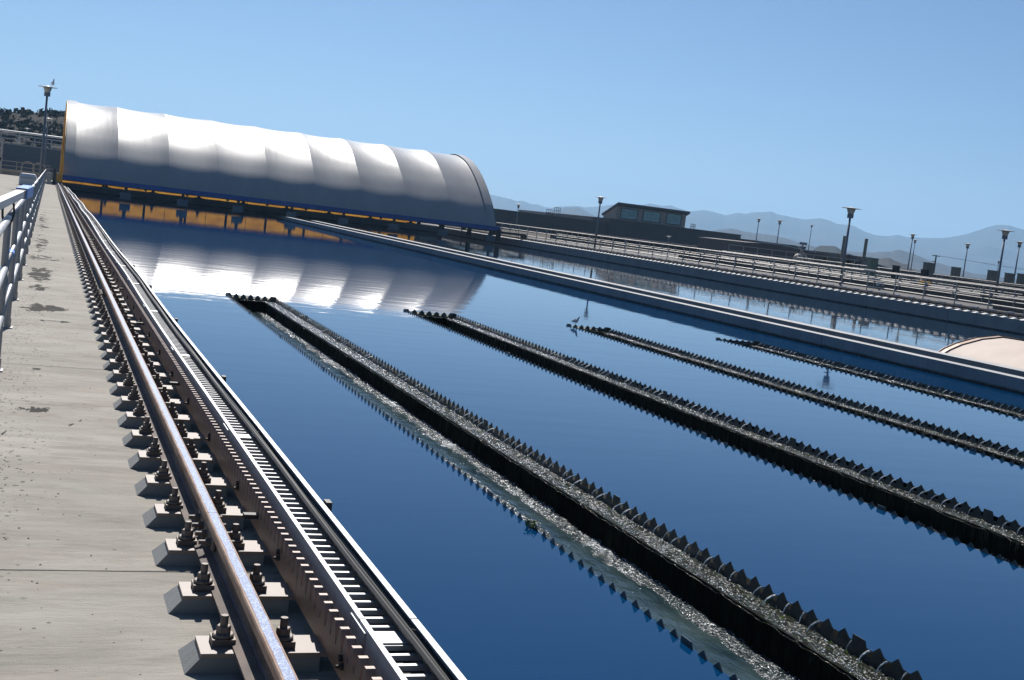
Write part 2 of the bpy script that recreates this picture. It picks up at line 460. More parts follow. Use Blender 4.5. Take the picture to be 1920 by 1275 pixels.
# ------------------------------------------------------------------ mesh helpers
class MB:
    def __init__(s):
        s.v = []; s.f = []; s.mi = []; s.cur = 0
    def add(s, vs, fs):
        o = len(s.v)
        s.v += [tuple(v) for v in vs]
        for f in fs:
            s.f.append(tuple(i + o for i in f)); s.mi.append(s.cur)
        return s
    def box(s, x0, x1, y0, y1, z0, z1):
        return s.add([(x0, y0, z0), (x1, y0, z0), (x1, y1, z0), (x0, y1, z0), (x0, y0, z1), (x1, y0, z1), (x1, y1, z1), (x0, y1, z1)],
                     [(0, 3, 2, 1), (4, 5, 6, 7), (0, 1, 5, 4), (1, 2, 6, 5), (2, 3, 7, 6), (3, 0, 4, 7)])
    def frustum(s, a, b, z0, z1):
        """a, b = (x0,x1,y0,y1) at bottom and top"""
        return s.add([(a[0], a[2], z0), (a[1], a[2], z0), (a[1], a[3], z0), (a[0], a[3], z0),
                      (b[0], b[2], z1), (b[1], b[2], z1), (b[1], b[3], z1), (b[0], b[3], z1)],
                     [(0, 3, 2, 1), (4, 5, 6, 7), (0, 1, 5, 4), (1, 2, 6, 5), (2, 3, 7, 6), (3, 0, 4, 7)])
    def tube(s, p0, p1, r0, r1=None, n=8, caps=True):
        r1 = r0 if r1 is None else r1
        p0 = Vector(p0); p1 = Vector(p1)
        d = (p1 - p0).normalized()
        u = d.orthogonal().normalized(); w_ = d.cross(u)
        vs = []
        for p, r in ((p0, r0), (p1, r1)):
            for i in range(n):
                a = 2 * math.pi * i / n
                vs.append(p + u * (r * math.cos(a)) + w_ * (r * math.sin(a)))
        fs = [(i, (i + 1) % n, n + (i + 1) % n, n + i) for i in range(n)]
        if caps:
            fs += [tuple(range(n - 1, -1, -1)), tuple(range(n, 2 * n))]
        return s.add(vs, fs)
    def path(s, pts, r, n=6):
        for a, b in zip(pts, pts[1:]):
            s.tube(a, b, r, r, n)
        return s
    def lathe(s, c, prof, n=16):
        """prof list of (r, z) going up, round vertical axis at c"""
        vs = []
        for r, z in prof:
            for i in range(n):
                a = 2 * math.pi * i / n
                vs.append((c[0] + r * math.cos(a), c[1] + r * math.sin(a), c[2] + z))
        fs = []
        for k in range(len(prof) - 1):
            for i in range(n):
                j = (i + 1) % n
                fs.append((k * n + i, k * n + j, (k + 1) * n + j, (k + 1) * n + i))
        fs.append(tuple(range(n - 1, -1, -1)))
        fs.append(tuple(range((len(prof) - 1) * n, len(prof) * n)))
        return s.add(vs, fs)
    def prism(s, poly, axis, a, b):
        """extrude 2D polygon. axis 'x': poly in (y,z); 'y': poly in (x,z); 'z': poly in (x,y)"""
        n = len(poly)
        def P(p, t):
            return {'x': (t, p[0], p[1]), 'y': (p[0], t, p[1]), 'z': (p[0], p[1], t)}[axis]
        vs = [P(p, a) for p in poly] + [P(p, b) for p in poly]
        fs = [(i, (i + 1) % n, n + (i + 1) % n, n + i) for i in range(n)] + [tuple(range(n - 1, -1, -1)), tuple(range(n, 2 * n))]
        return s.add(vs, fs)
    def grid(s, pts):
        nu = len(pts); nv = len(pts[0])
        return s.add([p for r in pts for p in r], [(i * nv + j, (i + 1) * nv + j, (i + 1) * nv + j + 1, i * nv + j + 1) for i in range(nu - 1) for j in range(nv - 1)])
    def mesh(s, name, mats, smooth=False, org=(0, 0, 0), fix=True):
        me = bpy.data.meshes.new(name)
        me.from_pydata([(v[0] - org[0], v[1] - org[1], v[2] - org[2]) for v in s.v], [], s.f)
        if not isinstance(mats, (list, tuple)):
            mats = [mats]
        for m in mats:
            me.materials.append(m)
        if len(mats) > 1:
            me.polygons.foreach_set('material_index', s.mi)
        if fix:
            import bmesh
            bm = bmesh.new(); bm.from_mesh(me)
            bmesh.ops.recalc_face_normals(bm, faces=bm.faces)
            bm.to_mesh(me); bm.free()
        if smooth:
            me.polygons.foreach_set('use_smooth', [True] * len(me.polygons))
        me.update()
        return me
    def build(s, name, mats, parent=None, smooth=False, kind=None, fix=True, bevel=0):
        org = (0, 0, 0)
        if parent is not None:
            org = world_loc(parent)
        me = s.mesh(name, mats, smooth, org, fix)
        o = bpy.data.objects.new(name, me)
        COL.objects.link(o)
        if parent is not None:
            o.parent = parent
        if kind:
            o['kind'] = kind
        if bevel:
            b = o.modifiers.new('bevel', 'BEVEL'); b.width = bevel; b.segments = 2; b.limit_method = 'ANGLE'
        return o

def world_loc(o):
    v = Vector((0, 0, 0))
    while o is not None:
        v = v + Vector(o.location); o = o.parent
    return v

def inst(name, me, parent, loc, kind=None):
    """object sharing mesh data, at world loc"""
    o = bpy.data.objects.new(name, me)
    COL.objects.link(o)
    o.location = Vector(loc) - (world_loc(parent) if parent is not None else Vector((0, 0, 0)))
    if parent is not None:
        o.parent = parent
    if kind:
        o['kind'] = kind
    return o

def tag(o, label=None, cat=None, group=None, kind=None):
    if label: o['label'] = label
    if cat: o['category'] = cat
    if group: o['group'] = group
    if kind: o['kind'] = kind
    return o

def thing(name, label, cat, loc=(0, 0, 0), group=None):
    o = bpy.data.objects.new(name, None)
    o.empty_display_size = 0.2
    COL.objects.link(o)
    o.location = loc
    return tag(o, label, cat, group)

def copy_tree(o, parent=None):
    c = o.copy(); COL.objects.link(c); c.parent = parent
    for ch in list(o.children):
        copy_tree(ch, c)
    return c

# ------------------------------------------------------------------ layout numbers
WX0, WX1 = 1.24, 38.84       # basin from near wall to far wall
WY0, WY1 = -8.0, 125.0
MIDF = 18.05                 # front face of the dividing wall
SH0, SH1 = 102.0, 127.0      # shed front and back
SX0, SX1 = 1.02, 36.6

# ------------------------------------------------------------------ setting
g = MB()
GZ = DK - 0.06
BIG = 9000
for (x0, x1, y0, y1) in ((-BIG, WX0 - 0.3, -280, 8800), (WX1 + 0.3, BIG, -280, 8800), (WX0 - 0.3, WX1 + 0.3, WY1 + 0.3, 8800), (WX0 - 0.3, WX1 + 0.3, -280, WY0 - 0.3)):
    g.add([(x0, y0, GZ), (x1, y0, GZ), (x1, y1, GZ), (x0, y1, GZ)], [(0, 1, 2, 3)])
g.build('ground', M['ground'], kind='structure', fix=False)

def water_sheet(name, x0, x1, y0, y1, z, mat):
    m = MB(); m.add([(x0, y0, z), (x1, y0, z), (x1, y1, z), (x0, y1, z)], [(0, 1, 2, 3)])
    return m
# near basin water is cut round the four troughs
# (xL near, xL far, xR near, xR far) of the outer plates of each trough
TR = [(3.40, 3.50, 4.53, 4.51), (7.13, 7.22, 8.35, 8.38), (11.0, 11.0, 11.93, 12.05), (14.75, 14.82, 15.93, 15.96)]
TY0, TY1 = 2.2, 25.3
m = MB()
xs_n = [WX0]; xs_f = [WX0]
for a in TR:
    xs_n += [a[0], a[2]]; xs_f += [a[1], a[3]]
xs_n.append(MIDF); xs_f.append(MIDF)
for i in range(0, len(xs_n), 2):
    m.add([(xs_n[i], TY0, 0), (xs_n[i + 1], TY0, 0), (xs_f[i + 1], TY1, 0), (xs_f[i], TY1, 0)], [(0, 1, 2, 3)])
for k in range(len(xs_n) - 1):
    m.add([(xs_n[k], WY0, 0), (xs_n[k + 1], WY0, 0), (xs_n[k + 1], TY0, 0), (xs_n[k], TY0, 0)], [(0, 1, 2, 3)])
    m.add([(xs_f[k], TY1, 0), (xs_f[k + 1], TY1, 0), (xs_f[k + 1], WY1, 0), (xs_f[k], WY1, 0)], [(0, 1, 2, 3)])
m.build('water', M['water'], kind='structure', fix=False)
m = MB(); m.add([(20.1, WY0, 0), (WX1, WY0, 0), (WX1, WY1, 0), (20.1, WY1, 0)], [(0, 1, 2, 3)])
m.add([(MIDF, 104.5, 0), (20.1, 104.5, 0), (20.1, WY1, 0), (MIDF, WY1, 0)], [(0, 1, 2, 3)])
m.build('water', M['water2'], kind='structure', fix=False)

# walkway of poured slabs, joints recessed between them
wk = thing('walkway', None, None); wk['kind'] = 'structure'
m = MB(); m.box(-0.36, WX0, -6, 104 + 24, DK - 0.5, DK - 0.012); m.build('slab_bed', M['wall'], wk)
js = [-6, -0.4, 4.67, 9.6, 14.5, 19.4, 24.3, 29.2, 34.1, 39, 44, 49, 54, 60, 66, 72, 80, 88, 96, 104, 116, 128]
for a, b in zip(js, js[1:]):
    m = MB(); m.box(-0.36, WX0 + 0.0, a + 0.004, b - 0.004, DK - 0.06, DK)
    m.build('slab', M['walk'], wk, bevel=0.004)

# grit and small stones lying on the walkway, thicker towards the railing
m = MB(); rs = random.Random(11)
for q in range(1500):
    y = 2.8 + 34 * rs.random() ** 1.6
    x = -0.2 + (0.30 if rs.random() < 0.7 else 0.62) * rs.random() ** 1.3
    if x > 0.44: continue
    if mnoise.noise(Vector((x * 3.5, y * 1.1, 2))) < 0.02 and rs.random() < 0.8: continue
    r_ = rs.uniform(0.0015, 0.005) * (1 + 0.02 * y)
    vs = [(x + r_ * rs.uniform(0.7, 1.4) * math.cos(a_), y + r_ * rs.uniform(0.7, 1.4) * math.sin(a_), DK) for a_ in (0.3, 1.6, 2.9, 4.1, 5.2)] + [(x, y, DK + r_ * 0.8)]
    m.add(vs, [(0, 1, 5), (1, 2, 5), (2, 3, 5), (3, 4, 5), (4, 0, 5)])
m.build('grit', M['wood'], kind='stuff')

# service yard deck left of the railing
m = MB()
for i, (a, b) in enumerate([(-8, 30), (30, 60), (60, 95), (95, 135)]):
    m.box(-30, -0.37, a + 0.01, b - 0.01, DK - 0.05, DK - 0.004)
m.build('pavement', M['walk'], kind='structure')

# basin walls
def wall_thing(name, label, boxes, mat=M['wall'], topmat=None, topb=()):
    t = thing(name, label, 'wall', (boxes[0][0], boxes[0][2], 0))
    m = MB()
    for b in boxes: m.box(*b)
    m.build('wall_body', mat, t)
    for tb in topb:
        m = MB(); m.box(*tb); m.build('wall_top', topmat, t, bevel=0.012)
    return t
wall_thing('basin_wall', 'shaded concrete basin wall under the crane rail walkway, down to the water', [(WX0 - 0.3, WX0 - 0.002, WY0, WY1, -1.5, DK - 0.08)])
wall_thing('basin_end_wall', 'dark concrete end wall of the basin beneath the white shelter', [(WX0, WX1, WY1, WY1 + 0.4, -1.5, DK - 0.01)])

# dividing wall: two parapets with a sunk channel between them, built in pour lengths
dv = thing('dividing_wall', 'long double concrete parapet running through the water between the two basins', 'wall', (MIDF, 0, 0))
ZT = 0.30
seg = [WY0, 9.5, 25.75, 42, 58, 74, 90, 103]
for a, b in zip(seg, seg[1:]):
    m = MB(); m.box(MIDF, MIDF + 0.36, a + 0.012, b - 0.012, -1.2, ZT - 0.004); m.build('wall_segment', M['wall'], dv)
    m = MB(); m.box(MIDF - 0.004, MIDF + 0.375, a + 0.012, b - 0.012, ZT - 0.004, ZT); m.build('wall_cap', M['walltop'], dv)
for a, b in zip(seg, [9.5, 25.75, 42, 58, 74, 90, 98]):
    m = MB(); m.box(MIDF + 1.56, MIDF + 2.05, a + 0.012, b - 0.012, -1.2, ZT - 0.004); m.build('wall_segment', M['wall'], dv)
    m = MB(); m.box(MIDF + 1.55, MIDF + 2.06, a + 0.012, b - 0.012, ZT - 0.004, ZT); m.build('wall_cap', M['walltop'], dv)
m = MB(); m.box(MIDF + 0.36, MIDF + 1.56, WY0, 97.5, -1.2, 0.05); m.build('channel_floor', M['darksteel'], dv)
m = MB(); m.box(MIDF + 0.0, MIDF + 1.0, 103.0, 104.4, -1.2, ZT - 0.02); m.build('end_block', M['wall'], dv)

# far wall with the second crane rail
fw = thing('basin_wall', 'tall bluish shaded concrete wall across the water, with the far crane rail along its top', 'wall', (WX1, 0, 0))
seg = [WY0 + 6 * i for i in range(24)]
for a, b in zip(seg, seg[1:]):
    if a > 127: break
    m = MB(); m.box(WX1, WX1 + 0.55, a + 0.01, min(b, 128) - 0.01, -1.5, 0.60); m.build('wall_segment', M['wall'], fw)
m = MB()
m.box(WX1 + 0.551, 43.2, -8, 140, DK - 0.3, DK - 0.03)
m.build('deck', M['conc'], kind='structure')
m = MB()
m.box(43.21, 140, -8, 118, DK - 0.3, DK)
m.build('yard_paving', M['yard'], kind='structure')

# ------------------------------------------------------------------ near crane rail
rt = thing('crane_rail', 'rusty brown steel crane rail bolted to concrete pads along the near walkway', 'rail', (0.704, 0, DK))
RX = 0.704
PT = DK + 0.062
prof = [(-0.066, 0), (0.066, 0), (0.066, 0.008), (0.012, 0.022), (0.007, 0.032), (0.007, 0.072), (0.018, 0.082), (0.0245, 0.088),
        (0.0245, 0.115), (0.0215, 0.1215), (0.0165, 0.1235), (-0.0165, 0.1235), (-0.0215, 0.1215), (-0.0245, 0.115), (-0.0245, 0.088), (-0.018, 0.082), (-0.007, 0.072), (-0.007, 0.032), (-0.012, 0.022), (-0.066, 0.008)]
jy = [-6, 4.85, 14.6, 24.4, 34, 44, 54, 64, 74, 84, 94, 104, 114, 127]
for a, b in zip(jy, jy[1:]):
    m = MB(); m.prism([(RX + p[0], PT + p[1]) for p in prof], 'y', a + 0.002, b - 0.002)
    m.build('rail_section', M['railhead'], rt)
# splice plates with bolts at the joint in front
for yj in (4.85, 14.6):
    for sx in (-1, 1):
        m = MB(); m.box(RX + sx * 0.009, RX + sx * 0.022, yj - 0.24, yj + 0.24, PT + 0.034, PT + 0.076)
        jb = m.build('splice_bar', M['clip'], rt, bevel=0.003)
        for k in (-0.18, -0.06, 0.06, 0.18):
            m = MB(); m.tube((RX + sx * 0.022, yj + k, PT + 0.055), (RX + sx * 0.042, yj + k, PT + 0.055), 0.018, 0.018, 6)
            m.tube((RX + sx * 0.042, yj + k, PT + 0.055), (RX + sx * 0.066, yj + k, PT + 0.055), 0.010, 0.010, 8)
            m.build('splice_bolt', M['clip'], jb)

# pad = grouted concrete plinth with a painted plate; two clip bolts
pm = MB()
pm.frustum((-0.212, 0.20, -0.084, 0.12), (-0.166, 0.20, -0.079, 0.084), -0.004, 0.048)
plinth_me = pm.mesh('concrete_pad', M['plinth'])
pm = MB(); pm.box(-0.165, 0.34, -0.078, 0.078, 0.0482, 0.0618)
plate_me = pm.mesh('base_plate', M['tan'])
cm = MB()
cm.box(-0.036, 0.036, -0.034, 0.034, 0, 0.022)
cm.lathe((0, 0, 0.022), [(0.031, 0), (0.034, 0.003), (0.034, 0.009), (0.030, 0.012)], 14)
cm.lathe((0, 0, 0.034), [(0.0225, 0), (0.0225, 0.022), (0.020, 0.024)], 6)
cm.lathe((0, 0, 0.058), [(0.0125, 0), (0.0125, 0.030), (0.0115, 0.032)], 12)
clip_me = cm.mesh('clip_bolt', M['clip'])
pitch = 0.541
y = 3.74 - 8 * pitch
k = 0
farp = MB(); farq = MB(); farc = MB()
while y < 126:
    if abs(y - 4.85) < 0.0: pass
    jit = random.uniform(-0.012, 0.012)
    if y < 66:
        inst('concrete_pad', plinth_me, rt, (RX, y, DK))
        p = inst('base_plate', plate_me, rt, (RX, y, DK))
        for sx in (-1, 1):
            c = inst('clip_bolt', clip_me, p, (RX + sx * 0.0905, y + jit * sx, PT))
            c.rotation_euler.z = random.uniform(-0.5, 0.5) if False else 0
    else:
        farp.frustum((RX - 0.205, RX + 0.20, y - 0.098, y + 0.11), (RX - 0.165, RX + 0.20, y - 0.08, y + 0.092), DK - 0.03, DK + 0.048)
        farq.box(RX - 0.165, RX + 0.24, y - 0.078, y + 0.078, DK + 0.0482, DK + 0.0618)
        for sx in (-1, 1):
            farc.box(RX + sx * 0.0905 - 0.028, RX + sx * 0.0905 + 0.028, y - 0.028, y + 0.028, PT, PT + 0.05)
    y += pitch
farp.build('concrete_pads', M['plinth'], rt, kind='stuff')
farq.build('base_plates', M['tan'], rt, kind='stuff')
farc.build('clip_bolts', M['clip'], rt, kind='stuff')

# ------------------------------------------------------------------ gear rack beside the rail
gr = thing('gear_rack', 'brown toothed steel drive rack standing between the crane rail and the cable tray', 'gear rack', (0.918, 0, DK))
TP = 0.0785
NTH = 13
pts = []
L = TP * NTH
zt, zb, z0 = 0.135, 0.070, 0.0
pts.append((0, z0)); pts.append((L - 0.003, z0)); 
up = []
for i in range(NTH):
    y0 = i * TP
    up += [(y0 + 0.004, zb), (y0 + 0.0262, zt), (y0 + 0.0522, zt), (y0 + 0.0745, zb)]
up = [(min(a, L - 0.003), b) for a, b in up]
pts = [(0, z0), (L - 0.003, z0), (L - 0.003, zb)] + up[::-1] + [(0, zb)]
m = MB()
# tooth bodies as separate convex prisms over one bar, so faces triangulate cleanly
m.box(0.0, 0.027, 0, L - 0.003, z0, zb)
for i in range(NTH):
    y0 = i * TP
    m.prism([(y0 + 0.004, zb), (y0 + 0.0745, zb), (y0 + 0.049, zt), (y0 + 0.0295, zt)], 'x', 0.0, 0.027)
rack_me = m.mesh('rack_section', M['rack'])
y = 3.193 - 0.0393 - 6 * L
while y < 124:
    inst('rack_section', rack_me, gr, (0.918, y, PT))
    y += L
# mounting bolts through the rack, seen from the rail side
y = 3.27 - 4 * pitch
m0 = MB()
m0.tube((0.0, 0, 0), (-0.010, 0, 0), 0.012, 0.012, 6)
m0.tube((-0.010, 0, 0), (-0.022, 0, 0), 0.006, 0.006, 8)
m0.tube((0.0, 0.02, 0.018), (-0.010, 0.02, 0.018), 0.012, 0.012, 6)
rb = m0.mesh('mounting_bolt', M['darksteel'])
while y < 60:
    inst('mounting_bolt', rb, gr, (0.9179, y + 0.16, PT + 0.045))
    y += 1.082

# ------------------------------------------------------------------ cable tray (galvanised ladder tray), slightly wavy
ct = thing('cable_tray', 'pale galvanised ladder tray with closely spaced rungs along the water edge', 'cable tray', (1.05, 0, DK))
def wav(y):
    if y < 6: return 0.0
    s = 0.016 * min(1, (y - 6) / 10)
    return s * math.sin(y * 0.42 + 0.6) + 0.055 * max(0, min(1, (y - 14) / 22)) * (1 - max(0, min(1, (y - 55) / 22)))
def waz(y):
    return 0.010 * min(1, max(0, (y - 6) / 12)) * math.sin(y * 0.55)
TZ = DK + 0.227
secs = [-5.5, -2.5, 0.5, 3.5, 6.5, 9.5, 12.5, 15.5, 18.5, 21.5, 24.5, 27.5, 30.5, 33.5, 36.5, 39.5, 42.5, 45.5, 48.5, 52, 56, 60, 65, 70, 76, 82]
for a, b in zip(secs, secs[1:]):
    for side in (0, 1):
        m = MB()
        n = 3
        for q in range(n):
            ya = a + 0.004 + (b - a - 0.008) * q / n; yb = a + 0.004 + (b - a - 0.008) * (q + 1) / n
            wa, wb = wav(ya), wav(yb); za, zb2 = waz(ya), waz(yb)
            if side == 0:
                pr = [(0.972, 0.0), (0.989, 0.0), (0.989, -0.003), (0.975, -0.003), (0.975, -0.088), (0.992, -0.088), (0.992, -0.091), (0.972, -0.091)]
            else:
                pr = [(1.153, 0.0), (1.131, 0.0), (1.131, -0.003), (1.1495, -0.003), (1.1495, -0.088), (1.131, -0.088), (1.131, -0.091), (1.153, -0.091)]
            A = [(p[0] + wa, ya, TZ + p[1] + za) for p in pr]; B = [(p[0] + wb, yb, TZ + p[1] + zb2) for p in pr]
            k = len(pr)
            m.add(A + B, [(i, (i + 1) % k, k + (i + 1) % k, k + i) for i in range(k)])
        m.build('side_rail', M['galvw'], ct)
    # wide joint strap across each section end
    m = MB(); m.box(0.990 + wav(b), 1.148 + wav(b), b - 0.05, b + 0.05, TZ - 0.060 + waz(b), TZ - 0.057 + waz(b))
    m.build('joint_strap', M['galvw'], ct)
    m = MB(); m.box(0.966 + wav(b), 0.9715 + wav(b), b - 0.09, b + 0.09, TZ - 0.08 + waz(b), TZ - 0.012 + waz(b)); m.build('splice_plate', M['galv'], ct)
rg = MB()
rg.add([(0.976, -0.0085, 0), (1.149, -0.0085, 0), (1.149, 0.0085, 0), (0.976, 0.0085, 0), (0.976, -0.0085, -0.016), (1.149, -0.0085, -0.016), (1.149, 0.0085, -0.016), (0.976, 0.0085, -0.016)],
       [(3, 2, 1, 0), (0, 1, 5, 4), (1, 2, 6, 5), (2, 3, 7, 6), (3, 0, 4, 7), (4, 5, 6, 7)])
rung_me = rg.mesh('rung', M['galvw'])
y = 3.29 - 16 * 0.0795
nr = 0
rest = MB()
while y < 80:
    o = (wav(y), y, TZ - 0.062 + waz(y))
    if nr < 290:
        inst('rung', rung_me, ct, o)
    else:
        rest.box(0.976 + o[0], 1.149 + o[0], y - 0.0085, y + 0.0085, o[2] - 0.016, o[2])
    nr += 1
    y += 0.0795
rest.build('rungs', M['galvw'], ct, kind='stuff')
for (a, b, mt, nm, lz) in ((-5.5, 5.9, 'black', 'cable_belt', 0.100), (5.9, 82, 'tan', 'tray_liner', 0.0805)):
    ys_ = [a + (b - a) * i / 40 for i in range(41)]
    m = MB(); m.grid([[(0.977 + wav(v), v, TZ - lz + waz(v)), (1.147 + wav(v), v, TZ - lz + waz(v))] for v in ys_])
    m.grid([[(0.977 + wav(v), v, TZ - 0.104 + waz(v)), (1.147 + wav(v), v, TZ - 0.104 + waz(v))] for v in ys_])
    m.build(nm, M[mt], ct, fix=False)
m = MB(); ys_ = [-5.4 + 0.8 * i for i in range(70)]
for q in range(3):
    m.path([(1.136 + wav(v) - 0.011 * q, v, TZ - 0.036 + waz(v) + 0.004 * math.sin(v * 2 + q)) for v in ys_], 0.011, 6)
m.build('black_cable', M['black'], ct)
# support brackets poking out on the water side
y = 4.9
bm_ = MB(); bm_.box(0.86, 1.22, -0.02, 0.02, -0.112, -0.094); bm_.box(1.195, 1.22, -0.03, 0.03, -0.094, -0.03); bm_.tube((1.155, 0, -0.05), (1.195, 0, -0.05), 0.008)
br_me = bm_.mesh('tray_bracket', M['darksteel'])
while y < 80:
    inst('tray_bracket', br_me, ct, (wav(y), y + 0.15, TZ + waz(y)))
    y += 3.35

# ------------------------------------------------------------------ railings
def railing_y(label, x, y0, y1, pitch_, zb, heights, rp, rr, mat, group=None, phase=0, postw=None, sec=None, zone=None):
    t = thing('railing', label, 'railing', (x, y0, zb), group)
    y = y0 + phase
    pm = MB()
    if postw:
        pm.box(-rp * 0.7, rp * 0.7, -postw, postw, 0, heights[-1])
    else:
        pm.tube((0, 0, 0), (0, 0, heights[-1]), rp, rp, 8)
    pm.box(-0.05, 0.05, -0.05, 0.05, 0, 0.012)
    me = pm.mesh('post', mat)
    while y < y1:
        inst('post', me, t, (x, y, zb))
        y += pitch_
    for h in heights:
        yy = y0
        step = sec or (y1 - y0)
        while yy < y1 - 0.01:
            ye = min(yy + step, y1)
            m = MB(); m.tube((x, yy + 0.002, zb + h), (x, ye - 0.002, zb + h), rr, rr, 12 if rr > 0.023 and x < 1 else 8); m.build('rail', mat, t, smooth=False)
            yy = ye
    return t
def railing_x(label, y, x0, x1, pitch_, zb, heights, r, mat, group=None):
    t = thing('railing', label, 'railing', (x0, y, zb), group)
    pm = MB(); pm.tube((0, 0, 0), (0, 0, heights[-1]), r, r, 6); me = pm.mesh('post', mat)
    x = x0
    while x <= x1 + 0.01:
        inst('post', me, t, (x, y, zb)); x += pitch_
    for h in heights:
        m = MB(); m.tube((x0, y, zb + h), (x1, y, zb + h), r, r, 6); m.build('rail', mat, t)
    return t

# near railing
nrl = thing('railing', 'grey aluminium pipe railing running along the left side of the near walkway', 'railing', (-0.235, 0, DK))
y = 9.26 - 2.44 * 6
pm = MB(); pm.tube((0, 0, 0), (0, 0, 1.06), 0.024, 0.024, 14); pm.box(-0.05, 0.045, -0.06, 0.06, 0, 0.01)
pm.tube((0.0, 0, 0.0), (0, 0, 0.09), 0.030, 0.030, 14)
me_post = pm.mesh('post', M['rail_al'], smooth=False)
while y < 103:
    inst('post', me_post, nrl, (-0.235, y, DK)); y += 2.435
for h in (0.375, 0.715, 1.062):
    yy = -5.4
    while yy < 102:
        ye = min(yy + 7.305, 103)
        m = MB(); m.tube((-0.235, yy + 0.003, DK + h), (-0.235, ye - 0.003, DK + h), 0.0245, 0.0245, 16)
        ra = m.build('rail', M['rail_al'], nrl, smooth=True)
        yy = ye
m = MB(); m.tube((-0.235, 10.55, DK + 0.715), (-0.235, 10.95, DK + 0.715), 0.0262, 0.0262, 16); m.build('blue_sleeve', M['bluecap'], nrl, smooth=True)

# square arm clamped on the handrail
am = thing('square_arm', 'square steel arm with a blue end cap clamped over the near handrail', 'metal arm', (-0.2, 9.8, 1.83))
P0 = Vector((-0.60, 2.0, 1.745)); P1 = Vector((-0.140, 10.3, 1.935))
d = (P1 - P0).normalized(); sd_ = d.cross(Vector((0, 0, 1))).normalized(); upv = sd_.cross(d)
def bar(m, a, b, hw, hh):
    vs = []
    for p in (a, b):
        for (i, j) in ((-1, -1), (1, -1), (1, 1), (-1, 1)):
            vs.append(p + sd_ * (hw * i) + upv * (hh * j))
    m.add(vs, [(0, 1, 5, 4), (1, 2, 6, 5), (2, 3, 7, 6), (3, 0, 4, 7), (0, 3, 2, 1), (4, 5, 6, 7)])
m = MB(); bar(m, P0, P1 - d * 0.75, 0.030, 0.026); m.build('arm_tube', M['galv'], am, bevel=0.004)
m = MB(); bar(m, P1 - d * 0.75, P1 - d * 0.60, 0.031, 0.027); m.build('black_band', M['black'], am)
m = MB(); bar(m, P1 - d * 0.60, P1, 0.040, 0.040); m.build('end_cap', M['bluecap'], am, bevel=0.006)
for yc in (8.9, 9.02):
    m = MB()
    ring = []
    for i in range(17):
        a = 2 * math.pi * i / 16
        ring.append((-0.232 + 0.036 * math.cos(a), yc, DK + 1.12 + 0.095 * math.sin(a)))
    m.path(ring, 0.006, 5); m.build('clamp_strap', M['darksteel'], am)

# far railings
railing_y('pale pipe railing with three rails nearest behind the far crane rail', 43.5, 14, 128, 2.44, DK + 0.0, (0.24, 0.675, 1.11), 0.03, 0.034, M['far_al'], phase=0.6)
railing_y('second pipe railing beyond the far crane rail, on the inner edge of the far deck', 49.0, 30, 118, 2.44, DK + 0.0, (0.38, 0.72, 1.07), 0.024, 0.026, M['far_al'], phase=1.1)
railing_y('third pipe railing of the plant yard, low behind the far deck', 58.0, 40, 100, 2.44, DK + 0.0, (0.5, 1.07), 0.024, 0.026, M['far_al'])
railing_y('outermost pipe railing before the row of yard cabinets', 66.0, 46, 100, 2.44, DK + 0.25, (0.4, 0.75, 1.07), 0.024, 0.026, M['far_al'])
railing_x('pipe railing around the raised platform with the round vent', 104, 61, 76, 1.6, DK + 0.75, (0.5, 1.0), 0.03, M['far_al'])
railing_x('long low pipe railing crossing the yard in front of the twin stacks', 96, 70, 104, 2.4, DK + 0.35, (0.5, 1.0), 0.03, M['far_al'])

# ------------------------------------------------------------------ far crane rail on its pads
fr = thing('crane_rail', 'far crane rail across both basins, on a dotted row of plates coloured white as sunlit', 'rail', (38.95, 0, 0.6))
pm = MB(); pm.frustum((-0.10, 0.42, -0.10, 0.10), (-0.10, 0.42, -0.10, 0.10), 0, 0.001)
pm = MB(); pm.add([(-0.11,-0.11,0),(0.5,-0.11,0),(0.5,0.11,0),(-0.11,0.11,0),(-0.10,-0.11,0.008),(0.13,-0.11,0.058),(0.5,-0.11,0.061),(0.5,0.11,0.061),(0.13,0.11,0.058),(-0.10,0.11,0.008)],[(0,3,2,1),(4,5,8,9),(5,6,7,8),(0,4,9,3),(0,1,6,5,4),(3,9,8,7,2),(1,2,7,6)]); fpl = pm.mesh('base_plate', M['white'])  # white colour stands for sunlight on the pad tops
pm = MB(); pm.box(-0.035, 0.035, -0.09, 0.09, 0.0, 0.09); fcl = pm.mesh('clip_bolt', M['darksteel'])
y = 36.2
while y < 126:
    p = inst('base_plate', fpl, fr, (38.96, y, 0.602))
    c = inst('clip_bolt', fcl, p, (39.12, y, 0.662))
    y += 0.585
m = MB(); m.prism([(39.15, 0.65), (39.31, 0.65), (39.31, 0.668), (39.24, 0.69), (39.24, 0.74), (39.265, 0.75), (39.265, 0.785), (39.195, 0.785), (39.195, 0.75), (39.22, 0.74), (39.22, 0.69), (39.15, 0.668)], 'y', 30, 127)
m.build('rail_section', M['clip'], fr)
fgr = thing('gear_rack', 'far brown drive rack behind the far crane rail, with white plates for sunlit marks along it', 'gear rack', (39.75, 0, 0.66))
m = MB(); m.box(39.75, 39.80, 30, 127, 0.662, 0.80); m.build('rack_bar', M['rack'], fgr)
y = 36.4
pm = MB(); pm.box(-0.12, 0.04, -0.16, 0.16, 0, 0.05); fk = pm.mesh('rack_sunlit_mark', M['white'])  # white plates added as the sunlit marks on the rack
while y < 105:
    inst('rack_sunlit_mark', fk, fgr, (39.78, y, 0.801)); y += 1.12

